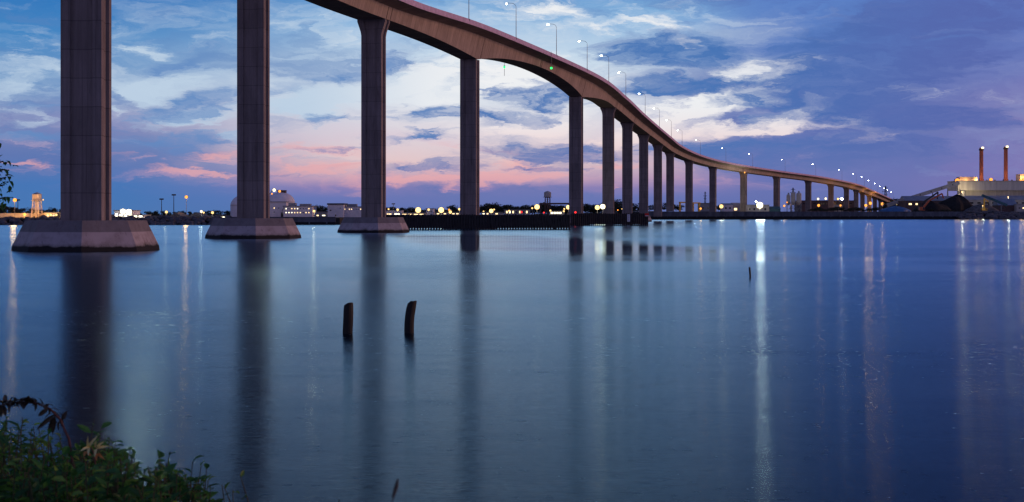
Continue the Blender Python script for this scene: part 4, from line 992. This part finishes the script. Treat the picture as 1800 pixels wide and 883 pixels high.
row(1028, 1118, 13, lambda x: 355+4*math.sin(x*.11), 1010, 1120, 'dark tree behind the sixth to eighth piers', 'trees behind the middle piers', 1.3, LANDL)
row(1118, 1200, 8, lambda x: 359+3*math.sin(x*.09), 1130, 1220, 'dark tree behind the slender piers left of the yellow gantry', 'trees left of the yellow gantry', 1.3)
row(1232, 1330, 9, lambda x: 361, 1180, 1260, 'dark tree behind the sheds by the bright floodlights', 'trees behind the floodlit sheds', 1.3)
row(1424, 1556, 20, lambda x: 365+1.6*math.sin(x*.2), 1050, 1085, 'low bushy tree on top of the bulkhead below the bridge', 'bushy trees along the bulkhead', 2.0)
row(1560, 1602, 5, lambda x: 349, 1500, 1600, 'distant dark tree beyond the end of the bridge', 'trees beyond the end of the bridge', 1.3)
row(1600, 1690, 9, lambda x: 368.5, 1056, 1075, 'low scrubby tree in front of the coal heaps', 'scrub in front of the coal heaps', 2.4)

# ------------------------------------------------------------------ foreground plants on the near bank
def leaf(m, p, d, up, ln, wd, droop=.25):
    d = d.normalized(); side = d.cross(up)
    if side.length < 1e-3: side = d.orthogonal()
    side.normalize(); nrm = side.cross(d).normalized()
    a = p; mid1 = p+d*ln*.35+nrm*ln*.03; mid2 = p+d*ln*.7-nrm*ln*droop*.35; tip = p+d*ln-nrm*ln*droop
    i = len(m.v); c = .18*wd
    m.v += [tuple(a), tuple(mid1+side*wd*.5+nrm*c), tuple(mid1), tuple(mid1-side*wd*.5+nrm*c), tuple(mid2+side*wd*.38+nrm*c), tuple(mid2), tuple(mid2-side*wd*.38+nrm*c), tuple(tip)]
    m.f += [(i, i+1, i+2), (i, i+2, i+3), (i+1, i+4, i+5, i+2), (i+2, i+5, i+6, i+3), (i+4, i+7, i+5), (i+5, i+7, i+6)]
def bush(lab, x0, x1, ytop, d, dd, n, seed, ms, lsz=(.05, .085), zb=1.0, lean=.15, per=16, name='shrub', wdr=.36):
    rnd = random.Random(seed); xc = X(.5*(x0+x1), d); t = thing(name, lab, 'shrub', (xc, d, zb))
    fm = [MB() for _ in ms]; st = MB()
    for k in range(n):
        px = rnd.uniform(x0, x1); dd_ = d+rnd.uniform(-dd, dd); yt = ytop(px)+(abs(rnd.gauss(0, 1))*28*(1 if rnd.random() < .8 else 2.5) if rnd.random() > .1 else -rnd.uniform(4, 24))
        top = Vector((X(px, dd_)-xc, dd_-d, Z(yt, dd_)-zb)); bx = top.x+rnd.uniform(-.25, .25); base_ = Vector((bx, top.y+rnd.uniform(-.15, .15), 0))
        if top.z < .25: continue
        bend = Vector((rnd.gauss(0, lean), rnd.gauss(0, lean), 0))
        pts = [base_.lerp(top, f)+bend*math.sin(f*math.pi)*.5 for f in (0, .25, .5, .7, .85, 1)]
        st.tube(pts, [.007, .006, .005, .004, .003, .0015], 4)
        lo_ = max(0, 1-.55/top.z)
        for q in range(per):
            f = lo_+(1-lo_)*(q+rnd.random())/per; a = min(4, int(f*5)); fr = [0, .25, .5, .7, .85, 1]
            for a in range(5):
                if fr[a] <= f <= fr[a+1]: break
            u = (f-fr[a])/(fr[a+1]-fr[a]); p = pts[a].lerp(pts[a+1], u); ax = (pts[a+1]-pts[a]).normalized()
            an = q*2.4+rnd.uniform(-.5, .5); r_ = ax.orthogonal().normalized(); r2 = ax.cross(r_)
            dr = (r_*math.cos(an)+r2*math.sin(an))*rnd.uniform(.7, 1.1)+ax*rnd.uniform(.1, .9)
            ln = rnd.uniform(*lsz)*(1-.35*max(0, f-.8)/.2)
            leaf(rnd.choices(fm, [m_[1] for m_ in ms])[0], p, dr, Vector((rnd.gauss(0, .5), rnd.gauss(0, .5), 1)), ln, ln*wdr*rnd.uniform(.8, 1.2), rnd.uniform(.0, .4))
    # all leaves of the shrub are one foliage mesh with several leaf materials
    big = MB(); idx = []
    for k, f in enumerate(fm):
        o = len(big.v); big.v += f.v; big.f += [tuple(i+o for i in fc) for fc in f.f]; idx += [k]*len(f.f)
    ob = big.build('foliage', [m_[0] for m_ in ms], t)
    ob.data.polygons.foreach_set('material_index', idx)
    st.build('stems', M_STEM, t)
    return t
ML = [(M_LEAF, 5), (M_LEAFD, 6), (M_LEAFY, 1.2)]
bush('tall feathery green shrub in the bottom left corner', -70, 70, lambda x: 745+.35*abs(x-10), 5.4, .35, 110, 21, ML, (.06, .11), wdr=.26)
bush('leafy green shrub with yellow blossom in the lower left', 70, 235, lambda x: 757+.9*abs(x-165) if x > 110 else 775+.3*abs(x-110), 5.6, .4, 130, 22, ML, (.06, .11), wdr=.34)
bush('dense low dark shrub along the bottom of the left corner', -70, 300, lambda x: 815, 4.7, .35, 210, 23, [(M_LEAF, 3), (M_LEAFD, 8), (M_LEAFY, .9)], (.055, .10), wdr=.42)
bush('rounded broad leaved shrub right of the blossoming one', 225, 372, lambda x: 822+.35*abs(x-300)*(1 if x < 300 else .9), 5.2, .3, 130, 24, [(M_LEAF, 4), (M_LEAFD, 7), (M_LEAFY, .8)], (.05, .085), wdr=.5)
bush('sparse twig with a few leaves at the right end of the shrubs', 360, 440, lambda x: 838+.15*abs(x-380), 5.0, .15, 7, 25, ML, (.045, .075), per=9)
# bramble cane arching over the water
t = thing('bramble_cane', 'red brown bramble cane arching over the shrubs at far left', 'bramble', (X(125, 5.3), 5.3, 1.2))
def cp(x, y, d=5.3): return Vector((X(x, d)-X(125, 5.3), d-5.3, Z(y, d)-1.2))
cane = [cp(135, 960), cp(130, 830), cp(121, 772), cp(106, 738), cp(88, 719), cp(64, 709), cp(40, 707), cp(18, 708), cp(-4, 714), cp(-20, 724)]
m = MB(); m.tube(cane, [.006, .0055, .005, .0045, .004, .0035, .003, .0025, .002, .0015], 7); m.build('stem', M_CANE, t)
lm = MB(); rnd2 = random.Random(9)
for a in range(3, len(cane)-1):
    for u in (0, .2, .4, .6, .8):
        p = cane[a].lerp(cane[a+1], u)
        for _ in range(4 if a > 4 else 2):
            dr = Vector((rnd2.uniform(-1, 1), rnd2.uniform(-.6, .6), rnd2.uniform(-.5, 1.0))); leaf(lm, p, dr, Vector((0, 0, 1)), rnd2.uniform(.02, .045), rnd2.uniform(.012, .02), .4)
for x, y, ex, ey in ((98, 727, 62, 757), (98, 729, 84, 758), (97, 729, 92, 766), (84, 718, 66, 733), (0, 712, 2, 735), (6, 712, 10, 733), (108, 740, 118, 722)):
    p = cp(x, y); leaf(lm, p, cp(ex, ey)-p, Vector((.3, -1, .2)), (cp(ex, ey)-p).length, .018, .1)
lm.build('foliage', mat('leaf_bramble_dark', (.05, .038, .018), .6, .5, 12), t)
# honeysuckle blossoms belong to a climbing stem of their own
t = thing('honeysuckle', 'honeysuckle stem with pale yellow flowers among the shrubs', 'flower', (X(160, 5.1), 5.1, 1.4))
def hp(x, y, d=5.1): return Vector((X(x, d)-X(160, 5.1), d-5.1, Z(y, d)-1.4))
m = MB(); m.tube([hp(176, 930), hp(170, 850), hp(166, 800), hp(160, 786)], [.004, .0035, .003, .002], 5); m.build('stem', M_CANE, t)
for bx, by, tips, m_ in ((158, 787, ((152, 776), (163, 772), (146, 788), (154, 794)), M_PETAL), (171, 789, ((165, 781), (183, 784), (175, 779), (166, 796)), M_PETAL), (172, 797, ((168, 803), (178, 803)), M_PETALO), (152, 793, ((147, 799), (156, 798)), M_PETALO)):
    m = MB()
    for ex, ey in tips:
        p = hp(bx, by, 5.08); q = hp(ex, ey, 5.03); leaf(m, p, q-p, Vector((0, -1, .4)), (q-p).length*1.15, .011, .25)
    m.build('flower', m_, t)
# dry twig
t = MB(); d = 2.3
tw = [(676, 930), (686, 893), (690, 876), (694, 862), (696, 850)]
t.tube([(X(x, d), d+.01*k, Z(y, d)) for k, (x, y) in enumerate(tw)], [.0040, .0034, .0026, .0038, .0012], 7)
tag(t.build('dry_twig', M_BARK), 'short dry brown twig poking up at the bottom edge', 'twig')
bush('lone leaf tip just showing at the bottom edge left of the twig', 596, 618, lambda x: 872, 4.2, .05, 5, 31, ML, (.03, .05), per=8, name='sapling', zb=1.4)
# tree at the left edge: only the tips of its branches reach into the view
t = thing('bank_tree', 'leafy branch tips of a bank tree at the left edge', 'tree', (-7.2, 11.5, .2))
def bp(x, y, d=11.5): return Vector((X(x, d)+7.2, d-11.5, Z(y, d)-.2))
m = MB(); m.tube([(0, 0, -.6), (.1, 0, 1.5), (.05, .1, 3.2), (.3, .1, 5.2), (.2, 0, 7)], [.22, .18, .15, .1, .04], 9)
tips = [bp(6, 284), bp(9, 298), bp(11, 312), bp(8, 325), bp(10, 347), bp(-4, 352), bp(-10, 330), bp(-18, 290), bp(-30, 250), bp(-24, 210), bp(-50, 160), bp(-40, 370)]
for tp in tips: m.tube([(.1, .05, tp.z-1.2), tuple(Vector((.1, .05, tp.z-1.2)).lerp(tp, .55)+Vector((0, 0, .25))), tuple(tp)], [.05, .025, .006], 6)
m.build('trunk', M_BARK, t)
lm = MB(); rnd3 = random.Random(3)
for tp in tips:
    for _ in range(170):
        f = rnd3.uniform(.45, 1.0); o = Vector((.1, .05, tp.z-1.2)).lerp(tp, f)+Vector((rnd3.gauss(0, .045), rnd3.gauss(0, .12), rnd3.gauss(0, .04)+.12*(1-f)))
        leaf(lm, o, Vector((rnd3.uniform(-.6, .9), rnd3.uniform(-.8, .8), rnd3.uniform(-.6, .4))), Vector((0, 0, 1)), rnd3.uniform(.05, .095), .034, .3)
lm.build('crown', M_LEAFD, t)
